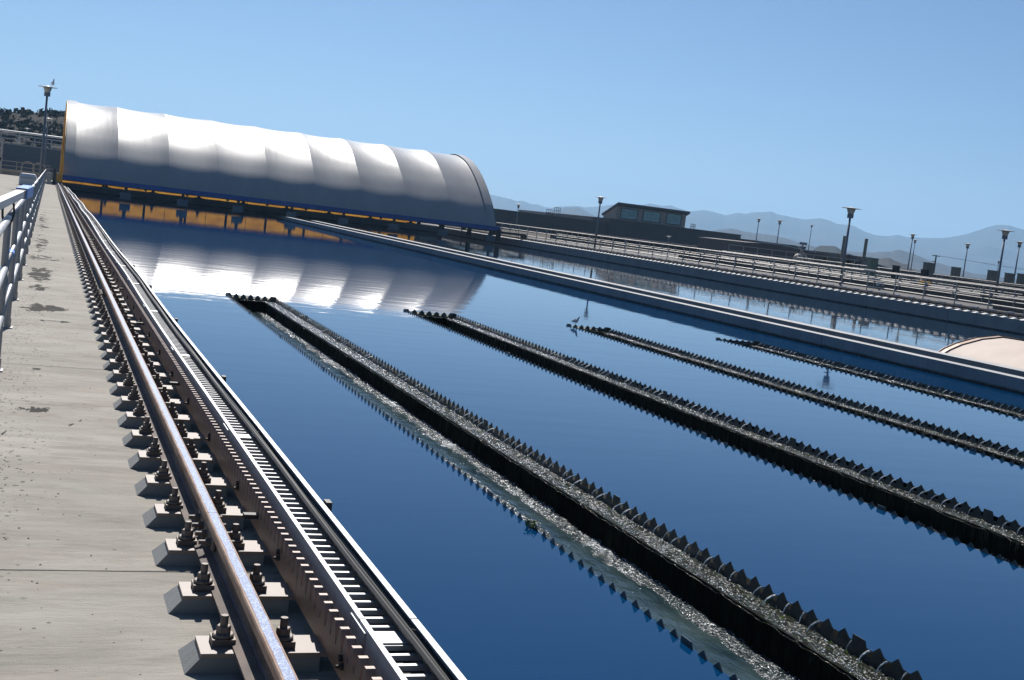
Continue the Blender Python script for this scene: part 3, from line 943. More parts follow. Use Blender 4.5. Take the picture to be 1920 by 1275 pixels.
# ------------------------------------------------------------------ weir troughs
PIT = 0.1630
def plate_profile(n, flat_end=True):
    """teeth along one plate section; returns list of convex polys (u, z)"""
    polys = []
    polys.append([(0, -0.20), (n * PIT, -0.20), (n * PIT, -0.045), (0, -0.045)])
    for i in range(n):
        c = (i + 0.5) * PIT
        if flat_end and i == n - 1:
            polys.append([(c - 0.060, -0.045), (c + 0.0815, -0.045), (c + 0.0815, 0.036), (c - 0.030, 0.036), (c - 0.050, 0.002)])
        else:
            polys.append([(c - 0.060, -0.045), (c + 0.060, -0.045), (c + 0.050, 0.0), (c, 0.040), (c - 0.050, 0.0)])
    return polys
NS = 20
SEC = NS * PIT
TRL = ['widest weir trough in view, nearest the crane rail, spilling bright water',
       'second weir trough from the crane rail, black inside with toothed plates',
       'third weir trough from the crane rail, with a gull on its far end',
       'fourth and farthest weir trough, close to the dividing wall']
for ti, (xln, xlf, xrn, xrf) in enumerate(TR):
    t = thing('weir_trough', TRL[ti], 'weir trough', ((xln + xrn) / 2, TY1, 0), 'toothed weir troughs in the near basin')
    def XL(y): return xln + (xlf - xln) * (y - 5.5) / (TY1 - 5.5)
    def XR(y): return xrn + (xrf - xrn) * (y - 5.5) / (TY1 - 5.5)
    ys = [TY0 + (TY1 - TY0) * i / 12 for i in range(13)]
    LZ = -0.075            # ledge level
    WZ = -0.28            # water level in the trough
    lw, rw = 0.12, 0.23
    
    # walls
    for side in (0, 1):
        m = MB()
        for a, b in zip(ys, ys[1:]):
            if side == 0:
                A = (XL(a) + 0.01, XL(a) + lw); B = (XL(b) + 0.01, XL(b) + lw)
            else:
                A = (XR(a) - rw, XR(a) - 0.01); B = (XR(b) - rw, XR(b) - 0.01)
            m.add([(A[0], a, -0.9), (A[1], a, -0.9), (B[1], b, -0.9), (B[0], b, -0.9), (A[0], a, LZ - 0.004), (A[1], a, LZ - 0.004), (B[1], b, LZ - 0.004), (B[0], b, LZ - 0.004)],
                  [(4, 5, 6, 7), (0, 4, 7, 3), (1, 2, 6, 5)])
        m.build('trough_wall', M['trough_wall'], t, fix=False)
        # rough wet ledge on top, real lumps
        m = MB(); rows = []
        ny = 420; nx = 9
        for i in range(ny + 1):
            yv = TY0 + (TY1 - TY0) * (i / ny)
            r = []
            for j in range(nx + 1):
                f = j / nx
                if side == 0: xv = XL(yv) + 0.008 + (lw - 0.002) * f
                else: xv = XR(yv) - rw - 0.006 + (rw - 0.002) * f
                zz = LZ + 0.016 * mnoise.noise(Vector((xv * 14, yv * 14, ti * 7.7))) + 0.010 * mnoise.noise(Vector((xv * 33, yv * 33, ti)))
                if (side == 0 and j == nx) or (side == 1 and j == 0): zz -= 0.02 + 0.012 * mnoise.noise(Vector((yv * 21, 3, ti)))
                r.append((xv, yv, zz))
            rows.append(r)
        m.grid(rows)
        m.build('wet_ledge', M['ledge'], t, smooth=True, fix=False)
    # far end wall and ledge
    m = MB(); m.box(XL(TY1) + lw, XR(TY1) - rw, TY1 - 0.13, TY1 - 0.01, -0.9, LZ - 0.002); m.build('trough_wall', M['trough_wall'], t)
    m = MB(); m.grid([[(XL(TY1) + 0.01 + (XR(TY1) - XL(TY1) - 0.02) * i / 30, TY1 - 0.135 + 0.13 * j / 4, LZ + 0.006 + 0.014 * mnoise.noise(Vector((i * 1.7, j * 1.3, ti)))) for j in range(5)] for i in range(31)])
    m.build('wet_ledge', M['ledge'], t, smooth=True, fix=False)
    # trough water with churned strips at both feet (one lumpy sheet)
    m = MB(); rows = []
    ny = 560; nx = 20
    xi = []
    for i in range(ny + 1):
        yv = TY0 + (TY1 - 0.13 - TY0) * i / ny
        r = []
        xa, xb = XL(yv) + lw, XR(yv) - rw
        for j in range(nx + 1):
            f = j / nx
            xv = xa + (xb - xa) * f
            edge = max(0.0, 1 - (1 - f) / 0.30) + max(0.0, 1 - f / 0.28)
            edge = min(1, edge)
            zz = WZ + (0.004 + 0.028 * edge) * mnoise.noise(Vector((xv * 11, yv * 8, 5 + ti))) + (0.001 + 0.018 * edge) * mnoise.noise(Vector((xv * 30, yv * 26, 9 + ti)))
            r.append((xv, yv, zz))
        rows.append(r)
    m.grid(rows)
    # material by cell: churned water with painted glints near feet
    mi = []
    for i in range(ny):
        yv = TY0 + (TY1 - TY0) * i / ny
        for j in range(nx):
            f = (j + 0.5) / nx
            w1 = 0.24 + 0.14 * mnoise.noise(Vector((yv * 0.9, ti * 3, 0))) + 0.10 * mnoise.noise(Vector((yv * 5, ti, 2)))
            w0 = 0.20 + 0.34 * mnoise.noise(Vector((yv * 0.35, 7, ti))) + 0.10 * mnoise.noise(Vector((yv * 6, 4, ti)))
            if ti == 0 and 7.6 < yv < 13: w0 += 0.38 * min(1, (yv - 7.6) / 1.5, (13 - yv) / 2)  # wider stretch of painted glints in the nearest trough
            mi.append(1 if ((1 - f) < w1 or f < w0) else 0)
    m.mi = mi
    m.build('trough_water', [M['trough_water'], M['foam_glint']], t, smooth=True, fix=False)
    # toothed plates in sections
    npl = int((TY1 - TY0) / SEC) + 1
    for side in (0, 1):
        for s in range(npl):
            m = MB()
            ye = TY1 - s * SEC
            if ye < TY0 + 0.3: break
            n = NS if ye - SEC > TY0 else int((ye - TY0) / PIT)
            X = XL if side == 0 else XR
            x0 = (X(ye) + X(ye - n * PIT)) / 2
            th = 0.006 if side == 0 else -0.006
            sl = X(ye) - X(ye - n * PIT)
            for poly in plate_profile(n):
                pl = [(ye - n * PIT + (u if True else 0), z) for u, z in poly]
                vs = [(X(yy), yy, z) for yy, z in pl] + [(X(yy) + th, yy, z) for yy, z in pl]
                k = len(pl)
                m.add(vs, [(i, (i + 1) % k, k + (i + 1) % k, k + i) for i in range(k)] + [tuple(range(k - 1, -1, -1)), tuple(range(k, 2 * k))])
            m.build('weir_plate', M['plate'], t)
    # end plate across
    m = MB()
    wd = XR(TY1) - XL(TY1)
    n = 7
    pw = wd / n
    m.box(XL(TY1), XR(TY1), TY1, TY1 + 0.006, -0.20, -0.045)
    for i in range(n):
        c = XL(TY1) + (i + 0.5) * pw
        kk = pw / PIT
        if i in (0, n - 1):
            m.prism([(c - 0.0815 * kk, -0.045), (c + 0.0815 * kk, -0.045), (c + (0.078 if i else 0.03) * kk, 0.038), (c - (0.03 if i else 0.058) * kk, 0.038)], 'y', TY1, TY1 + 0.006)
        else:
            m.prism([(c - 0.062 * kk, -0.045), (c + 0.062 * kk, -0.045), (c + 0.052 * kk, 0.0), (c, 0.042), (c - 0.052 * kk, 0.0)], 'y', TY1, TY1 + 0.006)
    m.build('weir_plate', M['plate'], t)
    # little jets through each notch and streaks down the right inner wall
    m = MB()
    for side in (0, 1):
        X = XL if side == 0 else XR
        sg = 1 if side == 0 else -1
        y = TY1 - PIT
        while y > TY0:
            if random.random() < 0.8:
                ln = random.uniform(0.03, 0.10)
                wdt = random.uniform(0.002, 0.008)
                p = [(X(y) - sg * 0.01, y, -0.006), (X(y) + sg * ln * 0.3, y, -0.012), (X(y) + sg * ln * 0.75, y, -0.036), (X(y) + sg * ln, y, LZ)]
                vs = []
                for q, pp in enumerate(p):
                    ww = wdt * (1 - 0.15 * q)
                    vs += [(pp[0], pp[1] - ww, pp[2] - 0.004), (pp[0], pp[1], pp[2] + 0.007), (pp[0], pp[1] + ww, pp[2] - 0.004)]
                fs = []
                for q in range(3):
                    for r_ in range(2):
                        a = q * 3 + r_
                        fs.append((a, a + 1, a + 4, a + 3))
                m.add(vs, fs)
            y -= PIT
    m.build('notch_jets', M['jet'], t, smooth=True, kind='stuff', fix=False)
    m = MB()
    for q in range(300):
        y = random.uniform(TY0, TY1 - 0.2)
        z1 = LZ - random.uniform(0.0, 0.06); z0 = max(WZ, z1 - random.uniform(0.03, 0.17))
        xx = XR(y) - rw - 0.012 - random.uniform(0, 0.01)
        wdt = random.uniform(0.0010, 0.003)
        m.add([(xx, y - wdt, z1), (xx + 0.003, y + wdt, z1), (xx - 0.004, y + wdt * 0.5, z0), (xx - 0.006, y - wdt * 0.5, z0)], [(0, 1, 2, 3)])
    m.build('falling_streaks', M['streak'], t, kind='stuff', fix=False)
    # white beads added for sun glints along the ledges and foot of the fall
    m = MB()
    def bead(x_, y_, z_, r_):
        k = 6; vs = [(x_, y_, z_ + r_)]
        for (zz_, rr_) in ((0.72, 0.69), (0.1, 1.0)):
            for q_ in range(k):
                a_ = 2 * math.pi * (q_ + 0.5 * (zz_ > 0.5)) / k
                vs.append((x_ + r_ * rr_ * math.cos(a_), y_ + r_ * rr_ * math.sin(a_), z_ + r_ * zz_))
        fs = [(0, 1 + q_, 1 + (q_ + 1) % k) for q_ in range(k)] + [(1 + q_, 7 + q_, 7 + (q_ + 1) % k, 1 + (q_ + 1) % k) for q_ in range(k)]
        m.add(vs, fs)
    nb = (7600, 4200, 3200, 2400)[ti]
    for q in range(nb):
        y = TY0 + (TY1 - TY0 - 0.15) * random.random() ** 0.85
        u_ = random.random()
        if u_ < 0.42:
            xx = XR(y) - rw * random.random() ** 0.9; z_ = LZ + 0.002
        elif u_ < 0.62:
            xx = XR(y) - rw - abs(random.gauss(0, 0.07)) - 0.01; z_ = WZ
            if mnoise.noise(Vector((y * 0.7, ti, 3))) < -0.25: continue
        elif u_ < 0.74:
            xx = XL(y) + 0.01 + lw * random.random(); z_ = LZ + 0.002
        else:
            xx = XL(y) + lw + abs(random.gauss(0, 0.16)); z_ = WZ
            if mnoise.noise(Vector((y * 0.42, ti * 3, 8))) < -0.02: continue
        if z_ == WZ and not (XL(y) + lw < xx < XR(y) - rw): continue
        bead(xx, y, z_, random.uniform(0.0018, 0.0048) * (1 + y * 0.05))
    m.build('glint_beads', M['bead'], t, smooth=True, kind='stuff', fix=False)
    # tufts of algae on the ledges
    m = MB()
    for q in range(240):
        y = random.uniform(TY0, 14) if random.random() < 0.7 else random.uniform(TY0, TY1)
        xx = XR(y) - random.uniform(0.03, rw) if random.random() < 0.75 else XL(y) + random.uniform(0.0, lw)
        if mnoise.noise(Vector((y * 1.3, ti * 5, 1))) < 0.05: continue
        for s_ in range(5):
            a = random.uniform(0, 6.28); ln = random.uniform(0.008, 0.02)
            dx, dy = math.cos(a) * ln, math.sin(a) * ln
            m.add([(xx, y, LZ), (xx + dx, y + dy, LZ + random.uniform(0.008, 0.02)), (xx + dx - dy * 0.4, y + dy + dx * 0.4, LZ + 0.012)], [(0, 1, 2)])
    if m.v:
        m.build('algae', M['algae'], t, kind='stuff', fix=False)
# clump of weed caught on the near row of teeth
m = MB()
for q in range(70):
    a = random.uniform(0, 6.28); r = random.uniform(0, 0.045)
    c = Vector((3.41 + 0.6 * r * math.cos(a), 8.02 + r * math.sin(a) * 1.2, random.uniform(-0.02, 0.045)))
    v = Vector((random.uniform(-1, 1), random.uniform(-1, 1), random.uniform(-0.3, 1))) * 0.028
    u = Vector((random.uniform(-1, 1), random.uniform(-1, 1), random.uniform(-1, 1))) * 0.010
    m.add([c, c + v + u, c + v - u], [(0, 1, 2)])
tag(m.build('weed_clump', M['algae'], fix=False), 'small green clump of weed caught on the left teeth of the nearest trough', 'weed')

# ------------------------------------------------------------------ tan fabric cover behind the dividing wall
tc_ = thing('basin_cover', 'cream arched fabric cover rising behind the dividing wall at the right', 'cover', (22, 20, 0))
prf = [(-1.86, 0.0), (-1.72, 0.22), (-1.50, 0.36), (-1.18, 0.51), (-0.60, 0.69), (0.0, 0.79), (0.60, 0.765), (1.15, 0.69), (1.7, 0.56), (2.3, 0.38), (2.9, 0.15), (3.1, 0.0)]
def cover_rows(y0, y1, k=1.0, dz=0, ny=18):
    rows = []
    for i in range(ny + 1):
        yv = y0 + (y1 - y0) * i / ny
        rows.append([(21.75 + p[0] * k, yv, p[1] * k + dz - (0.05 * math.sin(i / ny * math.pi * 3) ** 2 if p[1] > 0.2 else 0)) for p in prf])
    return rows
m = MB(); m.grid(cover_rows(8, 23.9)); m.build('cover_fabric', M['tarp'], tc_, smooth=True, fix=False)
m = MB()
rim = [(21.75 + p[0] * 1.01, 23.92, p[1] * 1.01 + 0.01) for p in prf]
m.path(rim, 0.035, 6); m.build('rim_tube', M['rust'], tc_)
m = MB()
m.grid([[(21.75 + p[0] * 1.01, yy, p[1] * 1.01 + 0.02) for p in prf] for yy in (23.74, 23.9)])
m.build('edge_band', M['rust'], tc_, fix=False)

# ------------------------------------------------------------------ the white fabric shelter
sh = thing('fabric_shelter', 'huge white arched fabric shelter spanning both basins on a travelling blue beam', 'shelter', (SX0, SH0, DK))
half = [(0.0, 1.36), (0.42, 2.0), (1.0, 2.66), (1.6, 3.26), (2.25, 3.80), (3.2, 4.52), (4.2, 5.16), (5.3, 5.80), (6.5, 6.40), (7.6, 6.86), (8.8, 7.25), (10.0, 7.52), (11.2, 7.72), (12.5, 7.80)]
# smooth resample of the profile
def cr(pts, n):
    out = []
    P = [pts[0]] + pts + [(25 - pts[-2][0], pts[-2][1])]
    for i in range(1, len(P) - 2):
        for q in range(n):
            t_ = q / n
            c = []
            for d_ in (0, 1):
                a, b, c_, e = P[i - 1][d_], P[i][d_], P[i + 1][d_], P[i + 2][d_]
                c.append(0.5 * ((2 * b) + (-a + c_) * t_ + (2 * a - 5 * b + 4 * c_ - e) * t_ ** 2 + (-a + 3 * b - 3 * c_ + e) * t_ ** 3))
            out.append(tuple(c))
    out.append(pts[-1])
    return out
fh = cr(half, 3)
full = fh + [(25 - a, b) for a, b in fh[::-1][1:]]
NB = 9
bay = (SX1 - SX0) / NB
# outward normals of the profile
nrm = []
for i, p in enumerate(full):
    a = full[max(0, i - 1)]; b = full[min(len(full) - 1, i + 1)]
    tx, tz = b[0] - a[0], b[1] - a[1]
    l_ = math.hypot(tx, tz)
    nrm.append((-tz / l_, tx / l_))
for b_ in range(NB):
    m = MB(); rows = []
    xa = SX0 + b_ * bay; n = 16
    for i in range(n + 1):
        f = i / n
        s = 4 * f * (1 - f)
        row = []
        for (p, nn) in zip(full[:-6], nrm[:-6]):
            kz = min(1.0, max(0.0, (p[1] - 2.0) / 2.5))
            sag = 0.115 * s * kz
            row.append((xa + bay * f, SH0 + p[0] - nn[0] * sag, p[1] - nn[1] * sag))
        rows.append(row)
    m.grid(rows)
    m.build('fabric_panel', M['fabric'], sh, smooth=True, fix=False)
for b_ in range(NB + 1):
    x = SX0 + b_ * bay
    end = b_ in (0, NB)
    m = MB()
    pts3 = [(x + (-0.02 if b_ == 0 else 0.02 if end else 0), SH0 + p[0] + n_[0] * -0.14, p[1] - n_[1] * 0.14) for p, n_ in zip(full, nrm)]
    m.path(pts3, 0.09 if end else 0.06, 6)
    m.build('arch_rib', M['yellow'] if b_ == 0 else M['darksteel'], sh)
    if end:
        # folded fabric hem at the open ends
        m = MB()
        hx = x + (0.015 if b_ == 0 else -0.015)
        w_ = 0.75 if b_ == 0 else -0.75
        m.grid([[(hx + w_ * q, SH0 + p[0] + nn[0] * 0.025, p[1] + nn[1] * 0.025) for p, nn in zip(full, nrm)] for q in (0, 0.05, 1)])
        m.build('end_hem', M['fabric'], sh, smooth=True, fix=False)
# blue beams, front and back
for yb, zb_ in ((SH0, 0), (SH1, 1.36)):
    m = MB(); m.box(SX0 - 0.05, SX1 + 0.35, yb - 0.14, yb + 0.14, 1.16 + zb_, 1.52 + zb_); m.build('long_beam', M['blue'], sh)
    m = MB(); m.box(SX0 - 0.03, SX1 + 0.32, yb - 0.11, yb + 0.11, 1.10 + zb_, 1.157 + zb_); m.build('beam_track', M['darksteel'], sh)
for xe in (SX0 - 0.2, SX1 + 0.25):
    m = MB(); m.box(xe - 0.1, xe + 0.1, SH0 + 0.15, SH1 - 0.15, 1.2, 1.5); m.build('end_beam', M['yellow'], sh)
# legs onto the rails
for yb in (SH0, SH0 + 8, SH0 + 17, SH1):
    m = MB(); m.box(0.60, 1.0, yb - 0.2, yb + 0.2, 0.95, 1.5); m.tube((0.66, yb, 0.99), (0.75, yb, 0.99), 0.11, 0.11, 14)
    m.build('wheel_leg', M['yellow'], sh)
    m = MB(); m.box(SX1 + 0.1, SX1 + 0.42, yb - 0.2, yb + 0.2, 0.3, 1.3); m.box(SX1 + 0.2, 39.45, yb - 0.12, yb + 0.12, 0.95, 1.16); m.box(39.05, 39.42, yb - 0.3, yb + 0.3, 0.79, 1.05)
    m.build('wheel_leg', M['darksteel'], sh)
m = MB(); m.box(0.78, 0.98, SH0 - 0.25, SH0 - 0.1, 0.95, 3.0); m.build('end_post', M['yellow'], sh)
# orange skirt hanging on the far side, behind dark frames
nsk = NB
for b_ in range(nsk):
    xa = SX0 + b_ * bay
    m = MB(); m.grid([[(xa + 0.05 + (bay - 0.1) * i / 10, SH1 + 0.03 * math.sin(i * 1.3 + b_), z) for z in (0.62, 1.0, 1.4, 1.8, 2.2, 2.45)] for i in range(11)])
    m.build('orange_skirt', M['skirt'], sh, smooth=True, fix=False)
    m = MB(); m.box(xa - 0.11, xa + 0.11, SH1 - 0.30, SH1 - 0.15, 0.7, 2.6); m.build('skirt_post', M['darksteel'], sh)
    m = MB(); m.tube((xa + bay * 0.5, SH1 - 0.2, 0.75), (xa + bay * 0.5, SH1 - 0.2, 2.45), 0.025); m.build('skirt_batten', M['darksteel'], sh)
for z, r in ((1.30, 0.03), (1.72, 0.025), (2.15, 0.03)):
    m = MB(); m.tube((SX0, SH1 - 0.12, z), (SX1, SH1 - 0.12, z), r); m.build('skirt_cable', M['rust'], sh)
# grey boxes hung on stems below both beams
for row, (yb, x00, st) in enumerate(((SH0 - 0.3, 5.7, 4.33), (SH1 - 1.6, 5.2, 4.33))):
    for i in range(8):
        x = x00 + i * st
        m = MB(); m.box(x - 0.40, x + 0.40, yb - 0.25, yb + 0.25, 0.17, 0.72)
        bx = m.build('hanging_box', M['boxgrey'], sh, bevel=0.02)
        m = MB(); m.box(x - 0.11, x + 0.11, yb - 0.08, yb + 0.08, 0.72, 1.14); m.frustum((x - 0.2, x + 0.2, yb - 0.1, yb + 0.1), (x - 0.1, x + 0.1, yb - 0.1, yb + 0.1), 0.722, 0.86)
        m.build('stem', M['darksteel'], bx)

# ------------------------------------------------------------------ lamps
def lamp_meshes():
    d_ = {}
    m = MB(); m.lathe((0, 0, 0), [(0.165, 0.0), (0.165, 0.19), (0.15, 0.21)], 16); d_['collar'] = m.mesh('lamp_collar', M['post'])
    m = MB(); m.lathe((0, 0, 0), [(0.15, 0.0), (0.165, 0.06), (0.20, 0.18), (0.235, 0.27)], 18); d_['lens'] = m.mesh('lamp_lens', M['lens'], smooth=True)
    m = MB(); m.lathe((0, 0, 0), [(0.23, 0.0), (0.515, 0.022), (0.515, 0.034), (0.30, 0.062), (0.10, 0.082), (0.05, 0.10), (0.02, 0.115)], 28); d_['cap'] = m.mesh('lamp_cap', M['cap'])
    return d_
LM = lamp_meshes()
lamps = [
    (42.19, 93.27, 5.036, 1.0, 'slender pole lamp with a flat disc cap, left of the gabled building', None),
    (37.78 + 6.5, 53.02 + 9.1, 5.41, 1.13, 'largest disc-capped pole lamp in view, standing beyond the far railing right of centre', None),
    (54.0, 60.05, 5.249, 1.0, 'tall disc-capped pole lamp near the right edge, before the high mountain', None),
    (87.8, 95.5, 6.151, 1.0, 'disc-capped pole lamp cut by the right edge of the view', None),
    (91.9, 116.65, 6.229, 1.0, 'taller of the two pole lamps standing close together in the yard', None),
    (130.6, 165.0, 7.048, 1.0, 'shorter of the two pole lamps standing close together in the yard', None),
    (97.8, 114.35, 5.903, 1.0, 'lone pole lamp between the close pair and the high mountain lamp', None),
    (98.7, 160.75, 7.010, 1.0, 'small pole lamp rising just right of the brown building end', None),
    (88.1, 138.4, 6.480, 1.0, 'small dark pole lamp directly above the round vent', None),
    (137.9, 205.3, 8.473, 1.0, 'small far pole lamp over the low end of the brown wall', None),
    (65.3, 173.4, 4.814, 1.0, 'small pole lamp against the brown wall beside the shelter end', None),
    (94.8, 181.0, 2.85, 1.0, 'shortest pole lamp, with only its pale cap catching light against the brown wall', None),
    (-0.43, 74.3, 6.473, 1.0, 'tall disc-capped pole lamp with a gull on top, beside the near walkway', None),
    (-0.50, 136.0, 6.85, 1.0, 'pole lamp seen just behind the gull lamp, against the dark hill', None),
    (-3.53, 200.2, 7.152, 1.0, 'small pale pole lamp among the raised railings at the far left', None),
    (-7.98, 330.0, 9.3, 1.0, 'tiniest pole lamp at the far left, before the scrub hill', None),
    (171.0, 190.7, 5.97, 1.0, 'small white-capped lamp peeping out behind the tall right lamp pole', None),
]
for (x, y, zt, sc, lab, _) in lamps:
    t = thing('pole_lamp', lab, 'lamp', (x, y, DK), 'disc-capped pole lamps around the plant')
    zc = zt - 0.10 * sc
    parts = [('lamp_cap', LM['cap'], zc - 0.02 * sc), ('lamp_lens', LM['lens'], zc - 0.29 * sc), ('lamp_collar', LM['collar'], zc - 0.50 * sc)]
    for nm, me, zz in parts:
        o = inst(nm, me, t, (x, y, zz)); o.scale = (sc, sc, sc)
    m = MB(); m.lathe((x, y, DK), [(0.085 * sc, 0.03), (0.055 * sc, zc - 0.5 * sc - DK)], 12); m.build('pole', M['post'], t, smooth=True)
    m = MB(); m.lathe((x, y, DK - 0.01), [(0.2, 0), (0.2, 0.03), (0.12, 0.05)], 12); m.build('pole_base', M['post'], t)

# ------------------------------------------------------------------ gulls (one continuous body each)
def gull(label, loc, heading, s=1.0, lean=0.0, neck=1.0):
    t = thing('gull', label, 'gull', loc)
    me = bpy.data.meshes.new('body')
    # vertices: pelvis, chest, neck, head, tail
    vs = [(-0.02, 0, 0.115), (0.06, 0, 0.15), (0.105, 0, 0.205 * neck), (0.125, 0, 0.245 * neck), (0.155, 0, 0.247 * neck), (-0.10, 0, 0.095), (-0.20, 0, 0.075), (0.0, 0.0, 0.125)]
    es = [(0, 7), (7, 1), (1, 2), (2, 3), (3, 4), (0, 5), (5, 6)]
    me.from_pydata(vs, es, [])
    o = bpy.data.objects.new('body', me); COL.objects.link(o); o.parent = t
    sk = o.modifiers.new('skin', 'SKIN')
    rad = [0.058, 0.055, 0.028, 0.029, 0.018, 0.040, 0.016, 0.062]
    for i, r in enumerate(rad):
        sv = me.skin_vertices[0].data[i]
        sv.radius = (r * (0.85 if i in (6,) else 1.0), r)
    me.skin_vertices[0].data[0].use_root = True
    o.modifiers.new('sub', 'SUBSURF').levels = 1
    o.modifiers['sub'].render_levels = 2
    me.materials.append(M['gull'])
    o.scale = (s, s, s)
    o.rotation_euler.z = heading
    def part(nm, m, mat):
        me2 = m.mesh(nm, mat); q = bpy.data.objects.new(nm, me2); COL.objects.link(q); q.parent = t; q.scale = (s, s, s); q.rotation_euler.z = heading
    m = MB(); m.tube((0.165, 0, 0.244 * neck), (0.205, 0, 0.236 * neck), 0.009, 0.002, 6); part('beak', m, M['beak'])
    for sy in (-1, 1):
        m = MB(); m.tube((0.0, 0.022 * sy, 0.085), (0.005, 0.022 * sy, 0.004), 0.006, 0.005, 6)
        m.add([(0.0, 0.022 * sy, 0.004), (0.05, 0.022 * sy - 0.018, 0.003), (0.055, 0.022 * sy, 0.004), (0.05, 0.022 * sy + 0.018, 0.003)], [(0, 1, 2, 3)])
        part('leg', m, M['beak'])
        m = MB(); rows = []
        for i in range(9):
            f = i / 8
            w_ = 0.040 * math.sin(math.pi * min(1, f * 0.9 + 0.1)) + 0.006
            xx = 0.06 - 0.30 * f; zz = 0.150 - 0.062 * f
            rows.append([(xx, sy * (0.050 - 0.035 * f * f), zz + w_ * 0.7), (xx, sy * (0.064 - 0.042 * f * f), zz), (xx, sy * (0.052 - 0.035 * f * f), zz - w_ * 0.8)])
        m.grid(rows); part('wing', m, M['gull'])
    return t
gull('grey and white gull perched on the far end of the third weir trough', (11.22, TY1 + 0.003, 0.038), R_(-70), 0.66, neck=1.1)
gull('small upright gull standing on the cap of the tall walkway lamp', (-0.19, 74.3, 6.45), R_(75), 1.25, neck=1.35)

# ------------------------------------------------------------------ buildings at the back
by = 200
bd = thing('building', 'long low brown building with a gabled upper storey and teal windows', 'building', (100, by, DK))
def wbox(nm, mat, *b, parent=bd):
    m = MB(); m.box(*b); return m.build(nm, mat, parent)
wbox('wall', M['bwall'], 60.0, 92.5, by, by + 24, 0, 3.78)
wbox('coping', M['bcap'], 59.9, 92.6, by - 0.08, by + 24.1, 3.781, 3.92)
wbox('wall', M['bwall'], 92.5, 119.1, by - 0.6, by + 24, 0, 4.58)
wbox('coping', M['bcap'], 92.42, 119.2, by - 0.7, by + 24.1, 4.581, 4.72)
wbox('wall', M['bwall'], 119.1, 134.1, by + 0.6, by + 24, 0, 3.92)
wbox('coping', M['bcap'], 119.2, 134.2, by + 0.5, by + 24.1, 3.921, 4.03)
wbox('wall', M['bwall2'], 83.0, 93.5, by + 6, by + 20, 3.9, 4.45)
# upper storey, sloping roof to the left
UX0, UX1, UX2 = 91.0, 94.3, 108.2
m = MB(); m.prism([(by + 1.0, 4.0), (by + 6.4, 4.0), (by + 6.4, 5.2), (by + 1.0, 7.25)], 'x', UX1, UX2)
m.build('upper_wall', M['bwall2'], bd)
m = MB(); m.prism([(by + 0.3, 7.32), (by + 6.7, 5.15), (by + 6.7, 5.5), (by + 0.3, 7.72)], 'x', UX1 - 0.25, UX2 + 0.35)
m.build('roof', M['roof'], bd)
for (xa, xb, za, zb) in ((95.1, 98.45, 4.95, 6.85), (99.5, 103.0, 4.98, 6.92), (104.2, 107.3, 5.02, 6.98)):
    m = MB()
    for bx in ((xa, xa + 0.1, za, zb), (xb - 0.1, xb, za, zb), (xa + 0.1, xb - 0.1, za, za + 0.1), (xa + 0.1, xb - 0.1, zb - 0.1, zb)):
        m.box(bx[0], bx[1], by + 0.86, by + 0.998, bx[2], bx[3])
    fr_ = m.build('window', M['roof'], bd)
    nx_, nz_ = 4, 3
    cw = (xb - xa - 0.2) / nx_; ch = (zb - za - 0.2) / nz_
    for i in range(nx_):
        for j in range(nz_):
            m = MB(); m.box(xa + 0.1 + cw * i + 0.02, xa + 0.1 + cw * (i + 1) - 0.02, by + 0.93, by + 0.96, za + 0.1 + ch * j + 0.02, za + 0.1 + ch * (j + 1) - 0.02)
            m.build('pane', M['glass'], fr_)
    m = MB(); m.box(xa + 0.1, xb - 0.1, by + 0.962, by + 0.997, za + 0.1, zb - 0.1); m.build('mullions', M['darksteel'], fr_)
# roof ladders
def hoop(label, x, y, z, w_, h):
    t = thing('roof_ladder', label, 'ladder', (x, y, z))
    for dx in (0, w_ * 0.33, w_ * 0.66, w_):
        m = MB(); m.tube((x + dx, y, z), (x + dx, y, z + h), 0.05); m.build('upright', M['darksteel'], t)
    for k in (0.5, 0.97):
        m = MB(); m.tube((x, y, z + h * k), (x + w_, y, z + h * k), 0.045); m.build('rung', M['darksteel'], t)
hoop('dark ladder hoops on the brown roof nearest the shelter', 81.0, by + 1, 3.85, 1.2, 1.1)
hoop('dark ladder hoops on the roof between the shelter and the gabled storey', 84.7, by + 6.5, 4.4, 1.1, 1.15)
hoop('dark ladder hoops on the roof right of the gabled storey', 109.4, by + 1, 4.65, 0.9, 0.95)
# low gallery in front of the building with black panels painted for its shaded doorways
gl = thing('low_gallery', 'low brown gallery wall with dark doorways behind the far railing', 'building', (60, 128, DK))
def gbox(nm, mat, *b):
    m = MB(); m.box(*b); return m.build(nm, mat, gl)
gbox('wall', M['bwall'], 54, 93, 128.6, 132, DK, 1.72)
gbox('roof_slab', M['bwall2'], 53.8, 93.2, 127.6, 132.1, 1.722, 1.84)
xx = 54.0
dr = [(55.5, 56.7), (60.0, 61.8), (62.3, 64.2), (70.0, 71.2), (71.8, 72.6), (78.5, 80.2), (81.0, 82.4), (88, 89)]
for a, b in dr:
    gbox('doorway_shade', M['black'], a, b, 128.5, 128.598, DK + 0.02, 1.60)
gbox('pale_panel', M['beige'], 57.2, 58.6, 128.5, 128.59, DK + 0.1, 1.2)
gbox('pale_panel', M['beige'], 73.4, 77.0, 128.5, 128.59, DK + 0.05, 1.5)

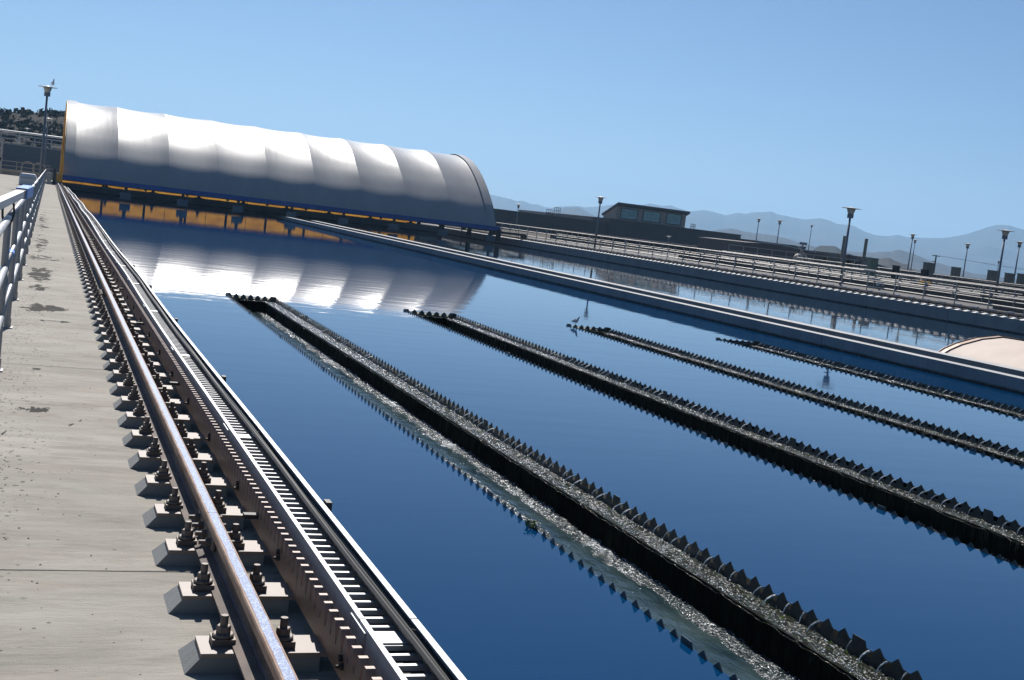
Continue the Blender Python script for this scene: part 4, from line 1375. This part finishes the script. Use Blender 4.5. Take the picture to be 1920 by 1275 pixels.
# ------------------------------------------------------------------ plant yard at the right
def cabinet(label, x, y, w_, h, mat, z=DK, group=None):
    t = thing('cabinet', label, 'cabinet', (x, y, z), group)
    m = MB(); m.box(x - w_ / 2, x + w_ / 2, y, y + 0.6, z + 0.06, z + h); m.build('housing', mat, t, bevel=0.02)
    m = MB(); m.box(x - w_ / 2 + 0.05, x - 0.01, y - 0.02, y - 0.002, z + 0.12, z + h - 0.08); m.build('door', mat, t)
    m = MB(); m.box(x + 0.01, x + w_ / 2 - 0.05, y - 0.02, y - 0.002, z + 0.12, z + h - 0.08); m.build('door', mat, t)
    m = MB(); m.box(x - w_ / 2 + 0.03, x + w_ / 2 - 0.03, y + 0.03, y + 0.57, z - 0.001, z + 0.059); m.build('plinth', M['conc'], t)
    m = MB(); m.box(x - w_ / 2 - 0.04, x + w_ / 2 + 0.04, y - 0.05, y + 0.65, z + h + 0.001, z + h + 0.04); m.build('top', mat, t)
def up(x, y, pxh): return pxh
for (x, y, w_, zt, mat, lab, gp) in [
    (59.9, 80, 0.58, 2.66, M['cabg'], 'greenish upright cabinet beside the second stack', None),
    (65.2, 80, 0.63, 2.84, M['cab'], 'square taupe cabinet left of the utility pole', None),
    (67.9, 80, 0.48, 2.75, M['cab'], 'small taupe cabinet right of the utility pole', None),
    (71.6, 80, 0.62, 2.85, M['cab'], 'tall taupe cabinet partly behind the tall right lamp pole', None),
    (73.3, 80, 0.50, 2.80, M['cab'], 'taupe cabinet just right of the tall right lamp pole', None),
    (74.7, 80, 0.72, 2.88, M['cab'], 'wide taupe cabinet cut by the right edge of the view', None),
    (60.6, 78, 0.25, 2.3, M['black'], 'narrow black control box beside the greenish cabinet', None),
    (63.3, 78, 0.30, 2.25, M['black'], 'narrow black control box under the pale gable roof end', None)]:
    cabinet(lab, x, y, w_, zt - DK, mat, group='control cabinets in the plant yard')
for (x, y, lab) in [(78.1, 110, 'left one of the two dark exhaust stacks'), (80.85, 110, 'right one of the two dark exhaust stacks')]:
    t = thing('exhaust_stack', lab, 'exhaust stack', (x, y, DK), 'twin exhaust stacks')
    m = MB(); m.lathe((x, y, DK), [(0.30, 0), (0.30, 1.6), (0.17, 1.9), (0.17, 4.12), (0.15, 4.13)], 12); m.build('stack_pipe', M['cab'], t)
    m = MB(); m.box(x - 0.5, x + 0.9, y + 0.4, y + 1.6, DK, DK + 2.2); m.build('engine_housing', M['cab'], t)
# low long building with pale roof edges
lb = thing('low_building', 'long low grey building with thin pale sloping roof edges in the yard', 'building', (80, 105, DK))
m = MB(); m.prism([(67.5, DK), (99, DK), (99, 2.0), (83.0, 2.05), (77.4, 2.60), (71.8, 3.02), (69.3, 3.0), (67.5, 2.9)], 'y', 112, 122); m.build('wall', M['bcap'], lb)
m = MB()
rl = [(69.2, 3.06), (71.9, 3.08), (76.2, 2.72)]
m.path([(a, 111.95, b) for a, b in rl], 0.07, 5); m.build('roof_edge', M['galvw'], lb)
m = MB(); m.path([(80.3, 111.95, 2.98), (85.7, 111.95, 2.02)], 0.07, 5); m.build('roof_edge', M['galvw'], lb)
m = MB(); m.prism([(78.5, 2.0), (85.7, 2.0), (80.4, 2.92), (78.5, 2.92)], 'y', 112.0, 121); m.build('gable', M['bcap'], lb)
# corrugated white tank fence
cf = thing('panel_fence', 'row of pale ribbed fence panels in the yard before the low building', 'fence', (60, 100, DK))
for i in range(26):
    x = 66.2 + i * 0.85
    m = MB()
    for q in range(5):
        m.box(x + q * 0.16, x + q * 0.16 + 0.11, 99.95 + 0.02 * (q % 2), 100.02 + 0.02 * (q % 2), DK + 0.15, 1.72)
    m.box(x, x + 0.80, 100.05, 100.07, DK + 0.2, 1.66)
    m.build('fence_panel', M['cabg'] if i % 5 == 0 else M['beige'], cf)
# round vent on the platform
vt = thing('round_vent', 'round beige vent head on the raised platform near the stairs', 'vent', (70.2, 106, DK))
m = MB(); m.lathe((70.2, 106, DK + 0.6), [(0.25, 0), (0.42, 0.2), (0.5, 0.5), (0.48, 0.8), (0.36, 1.0), (0.2, 1.08)], 14); m.build('vent_head', M['beige'], vt, smooth=True)
m = MB(); m.lathe((70.2, 106, DK), [(0.3, 0), (0.3, 0.62)], 12); m.build('vent_pipe', M['beige'], vt)
m = MB(); m.tube((70.35, 106, 2.3), (70.5, 106, 3.4), 0.07); m.box(70.2, 70.9, 105.9, 106.2, 3.3, 3.55); m.build('lamp_arm', M['post'], vt)
# open stair
st = thing('open_stair', 'open grey metal stair with slanting stringers below the round vent', 'stair', (67, 103, DK))
for dx in (0, 0.5):
    m = MB(); m.tube((67.2 + dx, 102 + dx, 2.2), (69.0 + dx, 102 + dx, DK), 0.05); m.build('stringer', M['far_al'], st)
    m = MB(); m.tube((67.2 + dx, 102 + dx, 3.1), (69.0 + dx, 102 + dx, DK + 0.9), 0.03); m.build('handrail', M['far_al'], st)
for q in range(9):
    f = (q + 0.5) / 9
    m = MB(); m.add([(67.2 + 1.8 * f, 102, 2.2 - 1.5 * f), (67.7 + 1.8 * f, 102.5, 2.2 - 1.5 * f), (67.9 + 1.8 * f, 102.5, 2.2 - 1.5 * f), (67.4 + 1.8 * f, 102, 2.2 - 1.5 * f)], [(0, 1, 2, 3)])
    m.build('tread', M['far_al'], st)
pf = thing('raised_platform', 'low raised concrete platform carrying the round vent', 'platform', (68, 104, DK))
m = MB(); m.box(61, 77, 104.1, 110, DK, DK + 0.75); m.build('platform_slab', M['conc'], pf)
# low walls and slabs of further basins
for i, (x0, x1, y0, y1, h, lab) in enumerate([
    (49.3, 49.8, 36, 92, 0.34, 'low concrete kerb wall along the second far railing'),
    (58.2, 58.7, 40, 98, 0.42, 'low concrete wall along the third yard railing'),
    (66.3, 75.5, 70, 78.5, 1.15, 'raised concrete tank top under the row of taupe cabinets'),
    (76.0, 95.0, 76, 84, 1.25, 'farther raised concrete tank top at the right edge of the yard'),
    (52, 57.0, 60, 86, 0.36, 'broad low concrete slab between the second and third yard railings')]):
    t = thing('low_wall', lab, 'wall', (x0, y0, DK))
    m = MB(); m.box(x0, x1, y0, y1, DK, DK + h); m.build('wall_body', M['conc'], t)
    m = MB(); m.box(x0 - 0.05, x1 + 0.05, y0 - 0.05, y1 + 0.05, DK + h + 0.001, DK + h + 0.06); m.build('coping', M['conc'], t)
# flat black sheets stand for the shade inside sunk channels
for i, (x0, x1, y0, y1, lab) in enumerate([(44.6, 48.4, 34, 49.5, 'flat black sheet for the shade in a channel pit between the far railings at the right'), (59.5, 65, 52, 66, 'second black sheet for the shade in a channel pit further back in the yard')]):
    t = thing('channel_pit', lab, 'pit', (x0, y0, DK))
    m = MB(); m.box(x0, x1, y0, y1, DK + 0.001, DK + 0.006); m.build('pit_shade', M['black'], t)
    m = MB()
    m.box(x0 - 0.15, x0, y0, y1, DK, DK + 0.2); m.box(x1, x1 + 0.15, y0, y1, DK, DK + 0.2); m.box(x0, x1, y1, y1 + 0.15, DK, DK + 0.2)
    m.build('kerb', M['conc'], t)
# small machinery: valves and motors on the decks
vi = 0
VL = ['small yellow topped valve motor on the far deck', 'dark pump motor beside the second far railing', 'squat beige valve actuator near the pit', 'dark gearbox with a pale cap on the far slab',
      'small beige actuator right of the greenish cabinet', 'dark motor at the foot of the taupe cabinets', 'pale lid of a floor box beside the far railing']
for (x, y, s, mat) in [(53.5, 66, 0.9, M['yellow']), (51.5, 58, 0.8, M['darksteel']), (56, 70, 0.9, M['beige']), (59.5, 74, 1.0, M['darksteel']), (61.5, 70, 0.8, M['beige']), (64, 68, 0.9, M['darksteel']), (47, 62, 0.5, M['white'])]:
    t = thing('valve_motor', VL[vi], 'motor', (x, y, DK)); vi += 1
    m = MB(); m.lathe((x, y, DK), [(0.12 * s, 0), (0.12 * s, 0.5 * s), (0.28 * s, 0.55 * s), (0.28 * s, 0.8 * s), (0.1 * s, 0.9 * s)], 10); m.build('pedestal', M['cab'], t)
    m = MB(); m.tube((x - 0.45 * s, y, DK + 0.72 * s), (x + 0.45 * s, y, DK + 0.72 * s), 0.2 * s, 0.2 * s, 10); m.build('motor_drum', mat, t)
# utility pole and wires
upt = thing('utility_pole', 'distant dark utility pole with crossarms and thin wires', 'utility pole', (135, 165, DK))
X_, Y_ = 135.15, 165.0
m = MB(); m.tube((X_, Y_, DK), (X_, Y_, 5.0), 0.14, 0.11); m.build('pole', M['wood'], upt)
m = MB(); m.box(X_ - 0.75, X_ + 0.75, Y_ - 0.06, Y_ + 0.06, 4.80, 4.93); m.build('crossarm', M['wood'], upt)
m = MB(); m.box(X_ - 0.6, X_ + 0.1, Y_ - 0.06, Y_ + 0.06, 3.9, 4.0); m.build('crossarm', M['wood'], upt)
for q in (-0.7, 0.7):
    m = MB(); pts_ = [(X_ + q + 120 * f, Y_ + 20 * f, 4.95 - 2.2 * math.sin(math.pi * f) + 4 * f) for f in [i / 12 for i in range(13)]]
    m.path(pts_, 0.018, 4); m.build('wire', M['wood'], upt)

# ------------------------------------------------------------------ left background
lt = thing('raised_tank', 'dark grey raised concrete tank wall with white topped railings at the far left', 'tank', (-10, 150, DK))
m = MB(); m.box(-30, 1.6, 150, 165, DK, 3.85); m.build('tank_wall', M['boxgrey'], lt)
m = MB(); m.box(-30.1, 1.7, 149.9, 165.1, 3.851, 4.0); m.build('coping', M['walltop'], lt)
railing_x('white railing along the top of the dark raised tank', 150.1, -14, 1.6, 1.75, 4.0, (0.5, 0.95), 0.06, M['galvw'])
pb = thing('pipe_bridge', 'pale horizontal pipe run above the raised tank railing', 'pipe', (-6, 152, 4))
m = MB(); m.tube((-14, 152, 5.35), (1.4, 152, 5.35), 0.11, 0.11, 8); m.build('pipe', M['galvw'], pb)
for x in (-9, -6.2, -3.4, -0.6):
    m = MB(); m.tube((x, 152, 4), (x, 152, 5.3), 0.05); m.build('support', M['galvw'], pb)
railing_x('beige yard railing in front of the raised tank at the end of the walkway', 132, -12, 0.0, 1.5, DK, (0.45, 0.9, 1.35), 0.045, M['beige'])
lw_ = thing('low_wall', 'low beige kerb wall at the foot of the far left yard railing', 'wall', (-12, 133, DK))
m = MB(); m.box(-14, 1.0, 133, 133.4, DK, DK + 0.55); m.build('wall_body', M['beige'], lw_)
railing_x('short cross railing closing the end of the near walkway', 103.6, -0.2, 0.55, 0.74, DK, (0.4, 0.8, 1.15), 0.035, M['far_al'])
hp = thing('hooped_pipe', 'pair of round hooped pipe guards in front of the raised tank', 'pipe guard', (-2, 128, DK))
for cx in (-1.9, -0.9):
    m = MB(); m.path([(cx + 0.55 * math.cos(math.pi * i / 10), 128, 1.7 + 0.5 * math.sin(math.pi * i / 10)) for i in range(11)], 0.06, 6)
    m.tube((cx - 0.55, 128, DK), (cx - 0.55, 128, 1.7), 0.06); m.tube((cx + 0.55, 128, DK), (cx + 0.55, 128, 1.7), 0.06)
    m.build('hoop', M['beige'], hp)
cab = thing('platform_box', 'small grey platform with lattice sides at the left edge of the view', 'platform', (-5.4, 130, DK))
m = MB(); m.box(-7.5, -4.35, 130, 133, 2.0, 2.3); m.build('floor', M['darksteel'], cab)
m = MB(); m.box(-4.5, -4.3, 130, 130.2, DK, 3.9); m.box(-7.4, -7.2, 130, 130.2, DK, 3.9); m.build('legs', M['far_al'], cab)
for q in range(12):
    m = MB(); m.tube((-7.2 + q * 0.25, 130, 2.3), (-7.05 + q * 0.25, 130, 3.2), 0.035); m.build('lattice_bar', M['galvw'], cab)
for z in (2.75, 3.2):
    m = MB(); m.tube((-7.3, 130, z), (-4.4, 130, z), 0.05); m.build('lattice_rail', M['galvw'], cab)
m = MB(); m.lathe((-6.2, 131, 4.2), [(0.8, 0), (0.95, 0.2), (0.6, 0.45), (0.2, 0.6)], 10); m.tube((-6.2, 131, 3.0), (-6.2, 131, 4.2), 0.5); m.build('vent_cowl', M['galv'], cab)
# white lidded housing beyond the railing
hb = thing('lidded_housing', 'pale lidded equipment housing beyond the near railing', 'housing', (-1.2, 84, DK))
m = MB(); m.box(-1.70, -0.70, 83.6, 84.6, DK, DK + 0.50); m.build('housing', M['white'], hb, bevel=0.05)
m = MB(); m.frustum((-1.75, -0.65, 83.5, 84.7), (-1.6, -0.8, 83.7, 84.5), DK + 0.51, DK + 0.76); m.build('lid', M['white'], hb, bevel=0.04)
hs = thing('hanging_hose', 'dark red hose bundle hanging on a yard post at the left edge', 'hose', (-3.25, 90, DK))
m = MB(); m.tube((-3.36, 90, DK), (-3.36, 90, 2.0), 0.04); m.build('post', M['far_al'], hs)
for q in range(7):
    m = MB(); xq = -3.45 + q * 0.05
    m.path([(xq, 89.95, 1.95), (xq - 0.03, 89.9, 1.3), (xq + 0.02, 89.93, 0.95), (xq + 0.05, 89.9, 1.3), (xq + 0.04, 89.95, 1.9)], 0.03, 5); m.build('hose_loop', M['redbrown'], hs)
# machine at the walkway end
me_ = thing('end_stop', 'dark gate post with motor boxes at the far end of the walkway', 'gate post', (0.45, 100.5, DK))
m = MB(); m.box(0.30, 0.52, 100.4, 100.6, DK, 1.9); m.build('post', M['darksteel'], me_)
m = MB(); m.box(-0.12, 0.20, 100.9, 101.3, DK, 1.5); m.build('motor_box', M['far_al'], me_)
m = MB(); m.box(-0.16, 0.24, 100.85, 101.35, 1.501, 1.58); m.build('box_lid', M['galvw'], me_)

# ------------------------------------------------------------------ hills and mountains (terrain)
AX = (0.0789403, -0.1312464)   # unused helper kept simple: bearings below are from the camera
def px_dir(x, y):
    cx, cyy, f = (x - 960), (y - 637.5), 2324.873
    return Vector((_R[0][0] * cx + _R[0][1] * cyy + _R[0][2] * f, _R[1][0] * cx + _R[1][1] * cyy + _R[1][2] * f, _R[2][0] * cx + _R[2][1] * cyy + _R[2][2] * f))
def ridge(name, pts, dist, depth, mat, seed, rough=0.10, kind='structure', base=None, ext=0.5, step=None):
    """terrain range whose skyline follows the surveyed bearings/elevations"""
    prof_ = []
    for (x, y) in pts:
        d_ = px_dir(x, y)
        az = math.atan2(d_.x, d_.y)
        el = d_.z / math.hypot(d_.x, d_.y)
        prof_.append((az, el))
    prof_.sort()
    a0, a1 = prof_[0][0] - ext, prof_[-1][0] + ext
    def elev(az):
        if az <= prof_[0][0]:
            k = prof_[0][0] - az
            return prof_[0][1] * (1 - 0.25 * min(1, k / 0.3)) + 0.006 * (mnoise.noise(Vector((az * 18, seed, 0)))) * min(1, k * 20)
        if az >= prof_[-1][0]:
            k = az - prof_[-1][0]
            return prof_[-1][1] * (1 - 0.3 * min(1, k / 0.3)) + 0.006 * (mnoise.noise(Vector((az * 18, seed, 0)))) * min(1, k * 20)
        for (p, q) in zip(prof_, prof_[1:]):
            if p[0] <= az <= q[0]:
                f = (az - p[0]) / max(1e-9, q[0] - p[0])
                return p[1] + (q[1] - p[1]) * f
    nu = int((a1 - a0) / (step or 0.0016)); nv = 22
    m = MB(); rows = []
    for i in range(nu + 1):
        az = a0 + (a1 - a0) * i / nu
        zt = CAMZ + elev(az) * dist + dist * 0.00035 * mnoise.noise(Vector((az * 260, seed, 3)))
        r = []
        for j in range(nv + 1):
            v = j / nv * 2 - 1            # -1 front foot, 0 ridge, 1 back foot
            D = dist + v * depth
            x_, y_ = math.sin(az) * D, math.cos(az) * D
            sh_ = (1 - abs(v)) ** 1.15
            h = GZ - 2 + (zt - GZ + 2) * sh_
            gul = mnoise.fractal(Vector((x_ / dist * 26, y_ / dist * 26, seed)), 1.0, 2.0, 5)
            h += (zt - GZ) * rough * 2.2 * gul * (1 - sh_) * (1 if abs(v) < 0.98 else 0) * 1.2 * sh_ ** 0.5
            r.append((x_, y_, h))
        rows.append(r)
    m.grid(rows)
    o = m.build(name, mat, smooth=False, fix=False, kind=kind)
    return o, elev, (a0, a1)
farr = [(880, 362), (925, 366), (939, 369), (957, 373), (969, 377.5), (977, 376), (990, 380), (997, 383), (1007, 383), (1020, 387.5), (1030, 390), (1045, 387.5), (1057, 387), (1086, 386), (1097, 389), (1120, 387.5), (1140, 385), (1157, 383), (1187, 383), (1204, 384), (1220, 381.7), (1243, 386), (1257, 385), (1275, 391), (1293, 396.7), (1317, 394), (1337, 397), (1360, 404), (1372, 401), (1383, 399), (1397, 401), (1412, 398), (1430, 397.5), (1447, 396.7), (1459, 402), (1476, 405.5), (1493, 408.6), (1505, 411), (1518, 411), (1538, 409), (1555, 413), (1565, 418), (1575, 420.7), (1592, 421.5), (1606, 426), (1623, 435), (1640, 440), (1654, 442), (1670, 442.5), (1682, 440), (1697, 444), (1710, 445), (1740, 446), (1767, 446), (1785, 444), (1809, 440), (1830, 433), (1852, 426), (1865, 422.5), (1877, 421.5), (1894, 422.7), (1905, 427), (1920, 430.6), (1960, 440), (2000, 452)]
ridge('mountains', farr, 6200, 1500, M['mount'], 1.3, 0.10)
ridge('mountains', [(960, 408), (1000, 404), (1042, 396), (1052, 391), (1062, 389), (1081, 388), (1088, 390), (1095, 394), (1114, 404), (1140, 412), (1200, 425)], 3700, 500, M['mount'], 4.1, 0.12, ext=0.05)
ridge('hills', [(1290, 440), (1340, 432), (1370, 428), (1400, 435), (1425, 438), (1450, 441), (1485, 450), (1524, 462), (1560, 470), (1626, 473), (1637, 474), (1648, 471.5), (1670, 472), (1682, 468), (1694, 470), (1710, 475), (1725, 481), (1745, 489), (1767, 495), (1800, 505), (1823, 512), (1900, 523)], 2600, 500, M['mount'], 8.7, 0.14, ext=0.2)
ridge('hills', [(1500, 480), (1520, 473), (1532, 463), (1541, 460), (1553, 461), (1566, 461.6), (1574, 466), (1581, 471.5), (1600, 479), (1630, 486)], 1100, 130, M['mount'], 2.7, 0.2, ext=0.03, step=0.0008)
ridge('hills', [(1640, 488), (1657, 483), (1668, 484), (1680, 489), (1699, 498), (1720, 507)], 900, 90, M['mount'], 6.7, 0.2, ext=0.03, step=0.0008)

# scrub covered hill on the left
hp_ = [(-200, 195), (-100, 205), (0, 211), (21, 211), (38, 212), (48, 210), (62, 211), (79, 213), (102, 212), (122, 214), (200, 222), (300, 240), (420, 270), (520, 330), (600, 372), (680, 400), (800, 430), (900, 450)]
o, hel, rng = ridge('hillside', hp_, 300, 110, M['hill'], 3.3, 0.10, ext=0.25, step=0.004)
m = MB()
rnd = random.Random(5)
for q in range(5200):
    az = rnd.uniform(-0.50, 0.12)
    v = -rnd.random() ** 0.9 * 0.9
    if rnd.random() < 0.12: v = rnd.uniform(-0.05, 0.05)
    D = 300 + v * 110
    zt = CAMZ + hel(az) * 300
    sh_ = (1 - abs(v)) ** 1.15
    z = GZ - 2 + (zt - GZ + 2) * sh_ - 0.2
    x_, y_ = math.sin(az) * D, math.cos(az) * D
    if mnoise.noise(Vector((x_ * 0.05, y_ * 0.05, 1))) < -0.22: continue
    s = rnd.uniform(0.4, 1.1)
    for l_ in range(9):
        c = Vector((x_ + rnd.gauss(0, 0.5) * s, y_ + rnd.gauss(0, 0.5) * s, z + rnd.uniform(0.0, 1.2) * s))
        a = Vector((rnd.uniform(-1, 1), rnd.uniform(-1, 1), rnd.uniform(-1, 1))) * 0.55 * s
        b = Vector((rnd.uniform(-1, 1), rnd.uniform(-1, 1), rnd.uniform(-1, 1))) * 0.55 * s
        m.add([c - a, c + b, c + a, c - b], [(0, 1, 2, 3)])
m.build('scrub', M['leaf'], kind='stuff', fix=False)

# ------------------------------------------------------------------ air
hz = MB(); hz.box(-9300, 9300, -290, 9100, -3.5, 420)
hm = bpy.data.materials.new('pale_haze')
hm.cycles.volume_sampling = 'DISTANCE'
hm.cycles.homogeneous_volume = True
hm.use_nodes = True
ht = hm.node_tree
for n in list(ht.nodes):
    if n.type == 'BSDF_PRINCIPLED': ht.nodes.remove(n)
pv = ht.nodes.new('ShaderNodeVolumePrincipled')
pv.inputs['Color'].default_value = (0.40, 0.68, 1.0, 1)
pv.inputs['Density'].default_value = 0.00017
pv.inputs['Anisotropy'].default_value = 0.25
ht.links.new(pv.outputs[0], [n for n in ht.nodes if n.type == 'OUTPUT_MATERIAL'][0].inputs['Volume'])
ho = hz.build('haze', hm, kind='stuff')
